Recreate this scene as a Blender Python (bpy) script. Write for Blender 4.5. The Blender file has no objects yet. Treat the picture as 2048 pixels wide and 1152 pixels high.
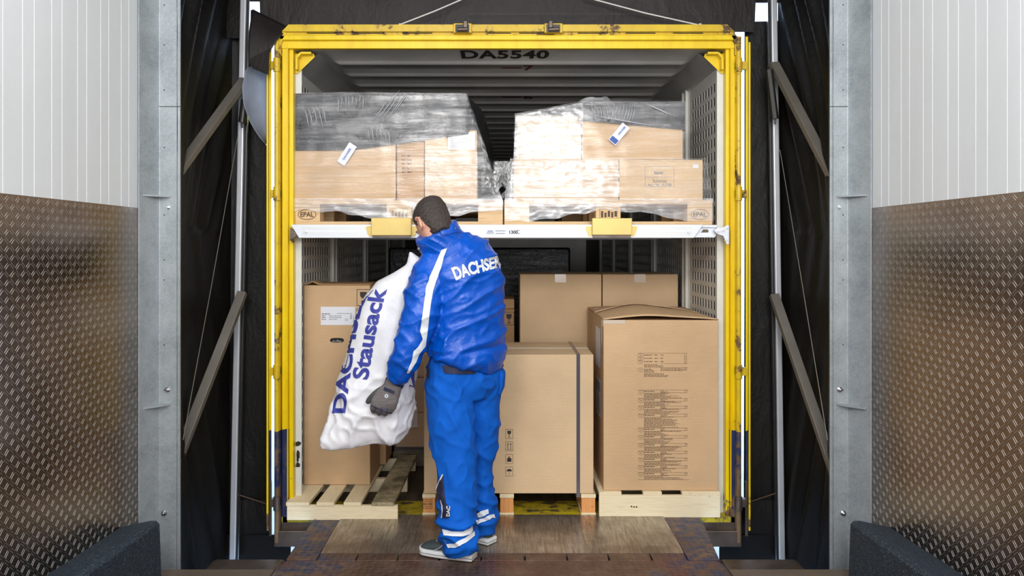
import bpy, bmesh, math, random
from mathutils import Vector, Matrix, noise
from mathutils.bvhtree import BVHTree
random.seed(7)
PI = math.pi
scn = bpy.context.scene
COL = scn.collection

# ------------------------------------------------------------------ camera, exposure, world, lamps, added fills
H = 1.5            # eye height over the dock floor
F = 1500.0         # focal length in pixels of the 2048 px frame
cam_d = bpy.data.cameras.new('camera'); cam = bpy.data.objects.new('camera', cam_d); COL.objects.link(cam)
cam.location = (0, 0, H); cam.rotation_euler = (PI / 2, 0, 0)
cam_d.sensor_width = 36; cam_d.lens = 36 * F / 2048
cam_d.shift_x = (1024 - 1010) / 2048; cam_d.shift_y = -(576 - 495) / 2048
cam_d.clip_start = 0.05
scn.camera = cam
scn.view_settings.view_transform = 'Standard'; scn.view_settings.look = 'None'
scn.view_settings.exposure = -0.48; scn.view_settings.gamma = 1.0
scn.view_settings.use_curve_mapping = False

w = bpy.data.worlds.new('world'); scn.world = w; w.use_nodes = True
bg = w.node_tree.nodes['Background']
bg.inputs[0].default_value = (0.52, 0.71, 1.0, 1); bg.inputs[1].default_value = 5.5

def area(name, loc, target, sx, sy, power, col):
    l = bpy.data.lights.new(name, 'AREA'); l.shape = 'RECTANGLE'; l.size = sx; l.size_y = sy
    l.energy = power; l.color = col
    o = bpy.data.objects.new(name, l); COL.objects.link(o); o.location = loc
    o.rotation_euler = (Vector(target) - Vector(loc)).to_track_quat('-Z', 'Y').to_euler()
    return o
area('dock_lamp', (-0.86, -0.15, 3.02), (-0.35, 4.2, 1.1), 0.72, 0.5, 58, (1.0, 0.975, 0.95))
area('dock_lamp', (0.62, -0.15, 2.6), (0.25, 4.2, 1.1), 0.75, 1.1, 84, (1.0, 0.98, 0.96))
area('ceiling_lamp', (-0.6, 1.2, 3.95), (-0.6, 1.2, 0), 0.5, 2.6, 30, (0.90, 0.96, 1.0))
area('ceiling_lamp', (0.6, 1.2, 3.95), (0.6, 1.2, 0), 0.5, 2.6, 30, (0.90, 0.96, 1.0))
area('hall_fill', (0, -2.9, 1.7), (0, 4.0, 1.9), 2.6, 1.5, 105, (0.97, 0.985, 1.0))  # added soft frontal fill, brightens roof ribs and columns

area('side_fill', (-1.5, 1.2, 2.75), (1.1, 4.7, 1.8), 0.25, 0.9, 9, (1.0, 0.98, 0.95))  # added pair of unseen side fills, brighten the perforated panels
area('side_fill', (1.5, 1.2, 2.75), (-1.1, 4.7, 1.8), 0.25, 0.9, 9, (1.0, 0.98, 0.95))

# ------------------------------------------------------------------ helpers
def P(px, py, Y):
    """world point at depth Y that a pixel of the 2048x1152 photograph shows (a measuring aid)"""
    return Vector(((px - 1010) * Y / F, Y, H + (495 - py) * Y / F))

def lin(r, g, b):
    f = lambda c: (c / 255 / 12.92) if c / 255 <= 0.04045 else ((c / 255 + 0.055) / 1.055) ** 2.4
    return (f(r), f(g), f(b), 1)

class NT:
    """small wrapper that makes node graphs short to write"""
    def __init__(s, name):
        s.m = bpy.data.materials.new(name); s.m.use_nodes = True
        s.t = s.m.node_tree; s.b = s.t.nodes['Principled BSDF']; s.out = s.t.nodes['Material Output']
    def n(s, ty, **kw):
        x = s.t.nodes.new(ty)
        for k, v in kw.items():
            setattr(x, k, v)
        return x
    def link(s, a, b): s.t.links.new(a, b)
    def put(s, sock, v):
        if hasattr(v, 'is_linked') or hasattr(v, 'links'): s.link(v, sock)
        else: sock.default_value = v
    def math(s, op, a, b=None, c=None, clamp=False):
        x = s.n('ShaderNodeMath', operation=op, use_clamp=clamp)
        s.put(x.inputs[0], a)
        if b is not None: s.put(x.inputs[1], b)
        if c is not None: s.put(x.inputs[2], c)
        return x.outputs[0]
    def coord(s, kind='Object'): return s.n('ShaderNodeTexCoord').outputs[kind]
    def geo(s): return s.n('ShaderNodeNewGeometry').outputs['Position']
    def mapping(s, v, scale=(1, 1, 1), rot=(0, 0, 0), loc=(0, 0, 0)):
        x = s.n('ShaderNodeMapping'); s.link(v, x.inputs[0])
        x.inputs['Scale'].default_value = scale; x.inputs['Rotation'].default_value = rot; x.inputs['Location'].default_value = loc
        return x.outputs[0]
    def noise(s, v, scale, detail=4, rough=0.55, dist=0.0):
        x = s.n('ShaderNodeTexNoise'); s.link(v, x.inputs['Vector'])
        x.inputs['Scale'].default_value = scale; x.inputs['Detail'].default_value = detail
        x.inputs['Roughness'].default_value = rough; x.inputs['Distortion'].default_value = dist
        return x.outputs[0]
    def ramp(s, f, stops):
        x = s.n('ShaderNodeValToRGB'); s.link(f, x.inputs[0]); e = x.color_ramp.elements
        while len(e) < len(stops): e.new(0.5)
        for i, (p, c) in enumerate(stops):
            e[i].position = p; e[i].color = c if len(c) == 4 else (*c, 1)
        return x.outputs[0]
    def mix(s, f, a, b):
        x = s.n('ShaderNodeMix', data_type='RGBA'); s.put(x.inputs[0], f); s.put(x.inputs[6], a); s.put(x.inputs[7], b)
        return x.outputs[2]
    def sep(s, v):
        x = s.n('ShaderNodeSeparateXYZ'); s.link(v, x.inputs[0]); return x.outputs
    def bump(s, h, dist=0.002, strength=1.0, nrm=None):
        x = s.n('ShaderNodeBump'); s.link(h, x.inputs['Height'])
        x.inputs['Distance'].default_value = dist; x.inputs['Strength'].default_value = strength
        if nrm is not None: s.link(nrm, x.inputs['Normal'])
        s.link(x.outputs[0], s.b.inputs['Normal']); return x.outputs[0]
    def set(s, **kw):
        for k, v in kw.items(): s.put(s.b.inputs[k], v)
        return s

def BW(v): return (v, v, v, 1)

def simple(name, col, rough=0.5, metal=0.0, var=0.12, vs=6.0, bump=0.0, bs=40.0, **kw):
    """paint / plastic / metal with a little real unevenness"""
    t = NT(name); p = t.coord()
    n = t.noise(p, vs, 5)
    dark = tuple(c * (1 - var) for c in col[:3]) + (1,); lite = tuple(min(1, c * (1 + var)) for c in col[:3]) + (1,)
    t.set(**{'Base Color': t.ramp(n, [(0.3, dark), (0.7, lite)]), 'Roughness': rough, 'Metallic': metal})
    if bump: t.bump(t.noise(p, bs, 3), bump)
    for k, v in kw.items(): t.b.inputs[k.replace('_', ' ')].default_value = v
    return t.m

M = {}
def cardboard(name, rgb):
    t = NT(name); p = t.coord(); x, y, z = t.sep(p)
    blot = t.noise(p, 2.2, 4); fib = t.noise(t.mapping(p, (60, 60, 400)), 1, 3)
    c = lin(*rgb)
    a = tuple(v * 0.88 for v in c[:3]) + (1,); b = tuple(min(1, v * 1.08) for v in c[:3]) + (1,)
    base = t.mix(t.math('MULTIPLY', t.math('SUBTRACT', fib, 0.35, clamp=True), 0.5), t.ramp(blot, [(0.3, a), (0.7, b)]), tuple(v * 0.8 for v in c[:3]) + (1,))
    t.set(**{'Base Color': base, 'Roughness': 0.72})
    flute = t.math('MULTIPLY', t.math('SINE', t.math('MULTIPLY', z, 900)), 0.12)
    t.bump(t.math('ADD', flute, t.noise(p, 9, 4)), 0.004, 0.35)
    return t.m
M['card'] = cardboard('cardboard', (208, 173, 132))
M['card_pale'] = cardboard('cardboard_pale', (217, 186, 147))
M['card_brown'] = cardboard('cardboard_brown', (186, 146, 102))
M['card_in'] = simple('cardboard_edge', lin(178, 136, 94), 0.8)

def wood(name, c0, c1, dirt=0.0, axis=1):
    t = NT(name); p = t.coord()
    sc = [14, 14, 14]; sc[axis] = 1.2
    g = t.noise(t.mapping(p, tuple(sc)), 3.0, 5, 0.6, 1.2)
    base = t.ramp(g, [(0.3, lin(*c0)), (0.52, lin(*c1)), (0.7, lin(*c0))])
    kn = t.n('ShaderNodeTexVoronoi'); t.link(t.mapping(p, (5, 5, 9)), kn.inputs['Vector']); kn.inputs['Scale'].default_value = 1.3
    base = t.mix(t.ramp(kn.outputs['Distance'], [(0.0, BW(0.75)), (0.09, BW(0))]), base, lin(120, 78, 44))
    if dirt:
        d = t.noise(p, 7, 6, 0.7); base = t.mix(t.ramp(d, [(0.5 - dirt * 0.2, BW(0)), (0.62, BW(0.85))]), base, lin(66, 62, 50))
    t.set(**{'Base Color': base, 'Roughness': 0.7}); t.bump(g, 0.001, 0.5)
    return t.m
M['wood'] = wood('pine_new', (226, 205, 165), (240, 224, 188))
M['wood_x'] = wood('pine_new_across', (228, 208, 168), (241, 226, 192), axis=0)
M['wood_dirty'] = wood('pine_dirty', (200, 182, 140), (214, 198, 158), dirt=1.0)
M['wood_euro'] = wood('pallet_wood', (205, 168, 122), (222, 190, 146), axis=0)
M['wood_block'] = wood('pallet_block', (214, 142, 78), (226, 160, 98), axis=2)
M['wood_old'] = wood('grey_old_wood', (92, 80, 64), (116, 102, 82), dirt=0.6)

def tread(name, axes, base_fn, rough=0.32, metal=1.0, cell=0.027, dist=0.0022):
    """rolled tread plate: pairs of raised bars, each cell turned against its neighbours"""
    t = NT(name); p = t.geo(); s3 = t.sep(p)
    u = t.math('DIVIDE', s3[axes[0]], cell); v = t.math('DIVIDE', s3[axes[1]], cell)
    cu = t.math('FLOOR', u); cv = t.math('FLOOR', v)
    fu = t.math('SUBTRACT', t.math('FRACT', u), 0.5); fv = t.math('SUBTRACT', t.math('FRACT', v), 0.5)
    par = t.math('MODULO', t.math('ABSOLUTE', t.math('ADD', cu, cv)), 2.0)
    sg = t.math('SUBTRACT', t.math('MULTIPLY', par, 2.0), 1.0)
    sv = t.math('MULTIPLY', sg, fv)
    a = t.math('MULTIPLY', t.math('ADD', fu, sv), 0.7071); b = t.math('MULTIPLY', t.math('SUBTRACT', fu, sv), 0.7071)
    bb = t.math('ABSOLUTE', t.math('SUBTRACT', t.math('ABSOLUTE', b), 0.15))
    aa = t.math('ABSOLUTE', a)
    wv = t.math('SUBTRACT', 0.09, t.math('MULTIPLY', t.math('MULTIPLY', aa, aa), 0.18))
    r1 = t.n('ShaderNodeMapRange', interpolation_type='SMOOTHSTEP'); t.link(t.math('DIVIDE', bb, wv), r1.inputs[0])
    r1.inputs[1].default_value = 0.25; r1.inputs[2].default_value = 1.0; r1.inputs[3].default_value = 1.0; r1.inputs[4].default_value = 0.0
    r2 = t.n('ShaderNodeMapRange', interpolation_type='SMOOTHSTEP'); t.link(aa, r2.inputs[0])
    r2.inputs[1].default_value = 0.37; r2.inputs[2].default_value = 0.49; r2.inputs[3].default_value = 1.0; r2.inputs[4].default_value = 0.0
    h = t.math('MULTIPLY', r1.outputs[0], r2.outputs[0])
    t.tread_mask = h
    base_fn(t, p)
    t.b.inputs['Metallic'].default_value = metal
    if not t.b.inputs['Roughness'].is_linked: t.b.inputs['Roughness'].default_value = rough
    t.bump(t.math('ADD', h, t.math('MULTIPLY', t.noise(p, 3.0, 2), 0.3)), dist, 1.0)
    return t.m
def alu_base(t, p):
    n = t.noise(p, 2.0, 5)
    t.set(**{'Base Color': t.ramp(n, [(0.3, lin(120, 109, 102)), (0.7, lin(150, 140, 133))])})
    t.set(**{'Base Color': t.mix(t.math('MULTIPLY', t.tread_mask, 0.75), t.b.inputs['Base Color'].links[0].from_socket, lin(216, 208, 200))})
    t.link(t.ramp(n, [(0.2, BW(0.2)), (0.8, BW(0.33))]), t.b.inputs['Roughness'])
M['tread_wall'] = tread('aluminium_tread_plate', (1, 2), alu_base, cell=0.029)
def lev_base(t, p):
    x, y, z = t.sep(p)
    n = t.noise(p, 5.0, 6, 0.65); n2 = t.noise(p, 17.0, 5, 0.7)
    rust = t.ramp(n, [(0.3, lin(84, 64, 56)), (0.5, lin(108, 84, 74)), (0.68, lin(140, 116, 100))])
    side = t.math('ABSOLUTE', t.math('SUBTRACT', x, -0.02))
    m = t.math('MULTIPLY', t.math('SUBTRACT', t.math('ADD', side, t.math('MULTIPLY', t.math('SUBTRACT', n, 0.5), 0.9)), 0.70), 6.0, clamp=True)
    m = t.math('MULTIPLY', m, t.ramp(n2, [(0.42, BW(0)), (0.56, BW(1))]))
    base = t.mix(m, rust, lin(56, 70, 112))
    red = t.ramp(t.noise(t.mapping(p, loc=(3, 1, 0)), 3.0, 5, 0.6), [(0.54, BW(0)), (0.68, BW(0.45))])
    base = t.mix(red, base, lin(132, 66, 50))
    base = t.mix(t.math('MULTIPLY', t.tread_mask, t.math('MULTIPLY', n2, 0.9)), base, lin(170, 158, 140))
    t.set(**{'Base Color': base})
    t.link(t.ramp(n2, [(0.3, BW(0.28)), (0.7, BW(0.5))]), t.b.inputs['Roughness'])
M['tread_floor'] = tread('worn_painted_tread_plate', (0, 1), lev_base, metal=0.6, cell=0.032, dist=0.004)

def panel_white():
    t = NT('white_sandwich_panel'); p = t.coord()
    n = t.noise(t.mapping(p, (1, 1, 0.35)), 2.5, 5)
    t.set(**{'Base Color': t.ramp(n, [(0.3, lin(208, 211, 213)), (0.7, lin(217, 220, 222))]), 'Roughness': 0.42})
    t.bump(t.noise(p, 30, 2), 0.0006)
    return t.m
M['panel'] = panel_white()

def galvanised():
    t = NT('galvanised_steel'); p = t.coord()
    v = t.n('ShaderNodeTexVoronoi'); t.link(p, v.inputs['Vector']); v.inputs['Scale'].default_value = 110
    n = t.noise(p, 5, 6, 0.7)
    f = t.math('ADD', t.math('MULTIPLY', v.outputs['Color'], 0.14), t.math('MULTIPLY', n, 0.80))
    t.set(**{'Base Color': t.ramp(f, [(0.3, lin(142, 149, 153)), (0.5, lin(164, 171, 175)), (0.75, lin(184, 190, 194))]), 'Metallic': 0.4, 'Roughness': 0.48})
    t.bump(n, 0.001, 0.4)
    return t.m
M['galv'] = galvanised()

def yellow(name, zblue=None, rust=0.5, ochre=0.0):
    t = NT(name); p = t.geo(); x, y, z = t.sep(p)
    n = t.noise(p, 9, 6, 0.7); n2 = t.noise(t.mapping(p, (3, 3, 0.8)), 4, 5, 0.7)
    base = t.ramp(n2, [(0.3, lin(222, 184, 0)), (0.6, lin(238, 206, 6)), (0.8, lin(214, 178, 20))])
    if ochre: base = t.mix(t.math('MULTIPLY', t.ramp(n, [(0.3, BW(0.4)), (0.6, BW(1))]), ochre), base, lin(176, 138, 44))
    if zblue is not None:
        edge = t.math('LESS_THAN', t.math('ADD', z, t.math('MULTIPLY', t.math('SUBTRACT', n, 0.5), 0.05)), zblue)
        blue = t.ramp(n, [(0.35, lin(34, 42, 76)), (0.65, lin(50, 60, 96))])
        blue = t.mix(t.ramp(n2, [(0.56, BW(0)), (0.66, BW(1))]), blue, lin(92, 76, 58))
        base = t.mix(edge, base, blue)
    lo = t.math('MULTIPLY', t.math('SUBTRACT', 0.45, z), 0.55, clamp=True)
    rm = t.ramp(t.math('ADD', n, t.math('ADD', lo, (rust - 0.5) * 0.3)), [(0.70, BW(0)), (0.76, BW(1))])
    base = t.mix(rm, base, t.ramp(n2, [(0.35, lin(70, 44, 28)), (0.65, lin(120, 96, 66))]))
    t.set(**{'Base Color': base, 'Roughness': t.math('ADD', 0.3, t.math('MULTIPLY', rm, 0.4))})
    t.bump(n, 0.0015, 0.5)
    return t.m
M['yellow'] = yellow('yellow_paint', None, 0.32)
M['yellow_old'] = yellow('rusty_yellow_paint', None, 0.95, 0.6)
M['yellow_blue'] = yellow('yellow_over_blue_paint', 0.485, 0.4)
M['hinge_paint'] = yellow('worn_yellow_over_blue_paint', 0.485, 0.95, 0.5)
M['steel_worn'] = simple('worn_bare_steel', lin(104, 92, 84), 0.45, 0.7, 0.3, 8, 0.001)
M['steel_dark'] = simple('dark_steel', lin(66, 64, 62), 0.45, 0.8, 0.2)
M['arm'] = simple('grey_arm_steel', lin(112, 106, 98), 0.5, 0.3, 0.15)
M['chrome'] = simple('bright_steel', lin(200, 202, 208), 0.25, 1.0, 0.05)
M['alu'] = simple('aluminium', lin(205, 208, 214), 0.35, 0.45, 0.05)
M['beam'] = simple('white_coated_aluminium', lin(222, 226, 234), 0.38, 0.25, 0.03)
M['white_paint'] = simple('white_paint', lin(214, 214, 208), 0.45, 0.0, 0.05, 10)
M['perf'] = simple('grey_white_sheet_steel', lin(216, 214, 206), 0.45, 0.15, 0.08, 5)
M['inner_skin'] = simple('dull_grey_inner_skin', lin(84, 84, 86), 0.6, 0.1, 0.1)  # skin darkened to put shade into the panel holes
M['tan_plate'] = simple('yellow_zinc_plate', lin(206, 180, 108), 0.42, 0.35, 0.06, 12)
M['rubber'] = simple('black_rubber', lin(40, 38, 38), 0.6, 0, 0.25)
M['decal_black'] = simple('black_print', lin(44, 40, 40), 0.6, 0, 0.05)
M['decal_brown'] = simple('brown_print', lin(84, 62, 46), 0.65, 0, 0.1)
M['decal_red'] = simple('red_print', lin(120, 40, 40), 0.6, 0, 0.1)
M['decal_blue'] = simple('blue_print', lin(44, 84, 170), 0.5, 0, 0.05)
M['paper'] = simple('white_paper', lin(228, 230, 238), 0.5, 0, 0.02)
M['grey_print'] = simple('grey_print', lin(120, 124, 132), 0.6, 0, 0.1)
M['void'] = simple('dark_recess', lin(22, 20, 20), 0.8)
M['tape'] = simple('clear_packing_tape', lin(214, 196, 176), 0.12, 0, 0.04, Specular_IOR_Level=0.8)
M['strap_steel'] = simple('grey_strapping', lin(92, 92, 104), 0.25, 0.5, 0.05)
M['strap_white'] = simple('white_strapping', lin(226, 222, 216), 0.3, 0, 0.03)
M['silver_wrap'] = simple('silver_foil_wrap', lin(150, 150, 150), 0.25, 0.7, 0.4, 30, 0.006, 25)

def roof_mat():
    t = NT('container_roof_sheet'); p = t.coord(); n = t.noise(p, 3, 5)
    t.set(**{'Base Color': t.ramp(n, [(0.3, lin(176, 174, 170)), (0.7, lin(200, 198, 193))]), 'Roughness': 0.4, 'Metallic': 0.1})
    return t.m
M['roof'] = roof_mat()

def black_vinyl(name, rgb, tr=0.0):
    t = NT(name); p = t.coord(); n = t.noise(t.mapping(p, (1, 1, 0.5)), 5, 5, 0.6, 0.6)
    c = lin(*rgb)
    t.set(**{'Base Color': t.ramp(n, [(0.3, tuple(v * 0.7 for v in c[:3]) + (1,)), (0.7, tuple(v * 1.3 for v in c[:3]) + (1,))]), 'Roughness': 0.5, 'Specular IOR Level': 0.25})
    if tr:
        tl = t.n('ShaderNodeBsdfTranslucent'); tl.inputs[0].default_value = c; mx = t.n('ShaderNodeMixShader'); mx.inputs[0].default_value = tr
        t.link(t.b.outputs[0], mx.inputs[1]); t.link(tl.outputs[0], mx.inputs[2]); t.link(mx.outputs[0], t.out.inputs[0])
    t.bump(t.math('ADD', n, t.math('MULTIPLY', t.noise(p, 45, 3), 0.08)), 0.02, 0.6)
    return t.m
M['vinyl'] = black_vinyl('black_vinyl', (17, 15, 14))
M['vinyl_brown'] = black_vinyl('brown_black_vinyl', (36, 31, 30))
M['vinyl_grey'] = black_vinyl('pale_lining_vinyl', (190, 198, 216), 0.65)

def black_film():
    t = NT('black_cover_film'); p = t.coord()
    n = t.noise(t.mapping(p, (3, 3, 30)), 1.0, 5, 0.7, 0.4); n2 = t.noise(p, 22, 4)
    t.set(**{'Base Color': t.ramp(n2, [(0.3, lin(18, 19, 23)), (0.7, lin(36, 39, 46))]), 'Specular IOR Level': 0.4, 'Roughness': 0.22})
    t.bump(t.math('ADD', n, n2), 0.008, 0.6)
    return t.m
M['black_film'] = black_film()

def film(name, lo, hi, tint=(0.9, 0.9, 0.93), gloss=0.033):
    """clear stretch film: see-through, milky in streaks, glossy"""
    t = NT(name); p = t.coord()
    s1 = t.noise(t.mapping(p, (2.2, 2.2, 34)), 1.0, 6, 0.7, 0.5)
    s2 = t.noise(t.mapping(p, (5, 5, 90), (0, 0.12, 0)), 1.0, 4, 0.7)
    s3 = t.noise(p, 3.0, 4, 0.6, 0.4)
    f = t.math('MULTIPLY', t.math('ADD', s1, s2), 0.5)
    fac = t.ramp(t.math('ADD', f, t.math('MULTIPLY', t.math('SUBTRACT', s3, 0.5), 0.45)), [(0.36, BW(lo)), (0.52, BW((lo + hi) * 0.42)), (0.68, BW(hi))])
    t.set(**{'Base Color': (*tint, 1), 'Roughness': 0.2, 'Specular IOR Level': 0.9})
    t.bump(t.math('ADD', t.math('ADD', s1, t.math('MULTIPLY', s2, 0.5)), s3), 0.012, 0.55)
    tr = t.n('ShaderNodeBsdfTransparent'); mx = t.n('ShaderNodeMixShader')
    t.link(fac, mx.inputs[0]); t.link(tr.outputs[0], mx.inputs[1]); t.link(t.b.outputs[0], mx.inputs[2])
    gl = t.n('ShaderNodeBsdfGlossy'); gl.inputs['Roughness'].default_value = 0.14; gl.inputs['Color'].default_value = (1, 1, 1, 1)
    b2 = t.n('ShaderNodeBump'); b2.inputs['Distance'].default_value = 0.0022; b2.inputs['Strength'].default_value = 0.5
    t.link(t.math('ADD', t.math('ADD', s1, t.math('MULTIPLY', s2, 0.5)), s3), b2.inputs['Height']); t.link(b2.outputs[0], gl.inputs['Normal'])
    m2 = t.n('ShaderNodeMixShader'); t.link(t.math('MULTIPLY', t.math('POWER', s1, 2.0), gloss * 4.2), m2.inputs[0])
    t.link(mx.outputs[0], m2.inputs[1]); t.link(gl.outputs[0], m2.inputs[2]); t.link(m2.outputs[0], t.out.inputs[0])
    return t.m
M['film'] = film('stretch_film', 0.0, 0.14)
M['film_strand'] = simple('film_strand', lin(200, 202, 208), 0.25, 0.0, 0.05)
M['film_thick'] = film('thick_stretch_film', 0.12, 0.52, gloss=0.045)
M['film_shaded'] = film('shaded_stretch_film', 0.05, 0.25, (0.5, 0.48, 0.48), 0.02)  # grey tint puts the shadow of worker and sack into the film

def cloth(name, rgb, rough, sheen=0.0, fine=0.0, spec=0.5):
    t = NT(name); p = t.coord(); n = t.noise(p, 8, 4)
    c = lin(*rgb)
    t.set(**{'Base Color': t.ramp(n, [(0.3, tuple(v * 0.9 for v in c[:3]) + (1,)), (0.7, tuple(min(1, v * 1.1) for v in c[:3]) + (1,))]), 'Roughness': rough, 'Specular IOR Level': spec})
    t.b.inputs['Sheen Weight'].default_value = sheen
    t.bump(t.noise(p, 28 if fine else 20, 5, 0.6, 0.8), 0.006, 0.5 if fine else 0.25)
    return t.m
M['jacket'] = cloth('blue_nylon', (0, 80, 186), 0.3, 0.0, 1, 0.45)
M['trousers'] = cloth('blue_workwear_cotton', (0, 90, 192), 0.8, 0.0, 0, 0.25)
M['navy'] = cloth('navy_cloth', (34, 36, 64), 0.75)
M['reflective'] = cloth('reflective_tape', (222, 226, 232), 0.4)
M['sack'] = cloth('white_woven_plastic', (226, 226, 230), 0.4, 0, 0)
M['sack_print'] = simple('violet_blue_print', lin(54, 62, 150), 0.5, 0, 0.1)
M['glove'] = cloth('grey_knit_glove', (104, 98, 98), 0.8)
M['glove_dark'] = cloth('dark_grey_rubber_palm', (72, 74, 74), 0.7)
M['shoe'] = cloth('dark_green_grey_suede', (62, 72, 74), 0.8)
M['sole'] = simple('white_rubber_sole', lin(214, 216, 216), 0.5, 0, 0.04)
def skin_m():
    t = NT('skin'); p = t.coord(); n = t.noise(p, 20, 4)
    t.set(**{'Base Color': t.ramp(n, [(0.3, lin(206, 150, 128)), (0.7, lin(224, 172, 150))]), 'Roughness': 0.5})
    t.b.inputs['Subsurface Weight'].default_value = 0.1; t.b.inputs['Subsurface Scale'].default_value = 0.01
    return t.m
M['skin'] = skin_m()
def hair_m():
    t = NT('short_dark_hair'); p = t.coord(); n = t.noise(t.mapping(p, (1, 1, 0.35)), 210, 4, 0.7)
    t.set(**{'Base Color': t.ramp(n, [(0.3, lin(24, 20, 18)), (0.62, lin(70, 60, 56))]), 'Roughness': 0.55}); t.bump(n, 0.004, 0.9)
    return t.m
M['hair'] = hair_m()
def granulate():
    t = NT('recycled_rubber_granulate'); p = t.coord()
    v = t.n('ShaderNodeTexVoronoi'); t.link(p, v.inputs['Vector']); v.inputs['Scale'].default_value = 190
    n = t.noise(p, 150, 3)
    t.set(**{'Base Color': t.ramp(n, [(0.40, lin(24, 34, 44)), (0.58, lin(40, 54, 68)), (0.70, lin(92, 112, 120))]), 'Roughness': 0.6})
    t.bump(t.math('ADD', v.outputs['Distance'], n), 0.003, 0.8)
    return t.m
M['granulate'] = granulate()
def concrete(name, a, b):
    t = NT(name); p = t.geo(); n = t.noise(p, 1.6, 8, 0.65)
    t.set(**{'Base Color': t.ramp(n, [(0.3, lin(*a)), (0.7, lin(*b))]), 'Roughness': 0.6}); t.bump(t.noise(p, 40, 4), 0.002)
    return t.m
M['concrete'] = concrete('hall_concrete', (84, 72, 62), (112, 98, 84))
M['yard'] = concrete('yard_concrete', (170, 172, 176), (196, 198, 200))
def lip_m():
    t = NT('brushed_worn_steel'); p = t.geo()
    g = t.noise(t.mapping(p, (95, 6, 1), (0, 0, 0.12)), 1.0, 5, 0.7, 0.6); n = t.noise(p, 6, 6, 0.65)
    t.set(**{'Base Color': t.mix(t.ramp(n, [(0.35, BW(0)), (0.65, BW(0.8))]), t.ramp(g, [(0.3, lin(118, 108, 100)), (0.62, lin(205, 198, 190))]), lin(134, 122, 108)), 'Metallic': 0.8, 'Roughness': 0.32})
    t.bump(g, 0.001, 0.6)
    return t.m
M['lip'] = lip_m()
def thr_m():
    t = NT('worn_yellow_sill'); p = t.geo(); n = t.noise(t.mapping(p, (1.0, 1.8, 1)), 9, 6, 0.7)
    t.set(**{'Base Color': t.ramp(n, [(0.40, lin(196, 176, 26)), (0.52, lin(168, 150, 40)), (0.58, lin(74, 66, 48))]), 'Roughness': 0.5}); t.bump(n, 0.002)
    return t.m
M['sill'] = thr_m()
def floor_planks():
    t = NT('dark_container_planks'); p = t.geo(); x, y, z = t.sep(p)
    n = t.noise(t.mapping(p, (12, 1.5, 1)), 2, 6, 0.65)
    gap = t.math('LESS_THAN', t.math('FRACT', t.math('DIVIDE', x, 0.15)), 0.03)
    t.set(**{'Base Color': t.mix(gap, t.ramp(n, [(0.3, lin(48, 40, 32)), (0.7, lin(92, 80, 64))]), lin(16, 14, 12)), 'Roughness': 0.65}); t.bump(n, 0.003)
    return t.m
M['planks'] = floor_planks()

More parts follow.
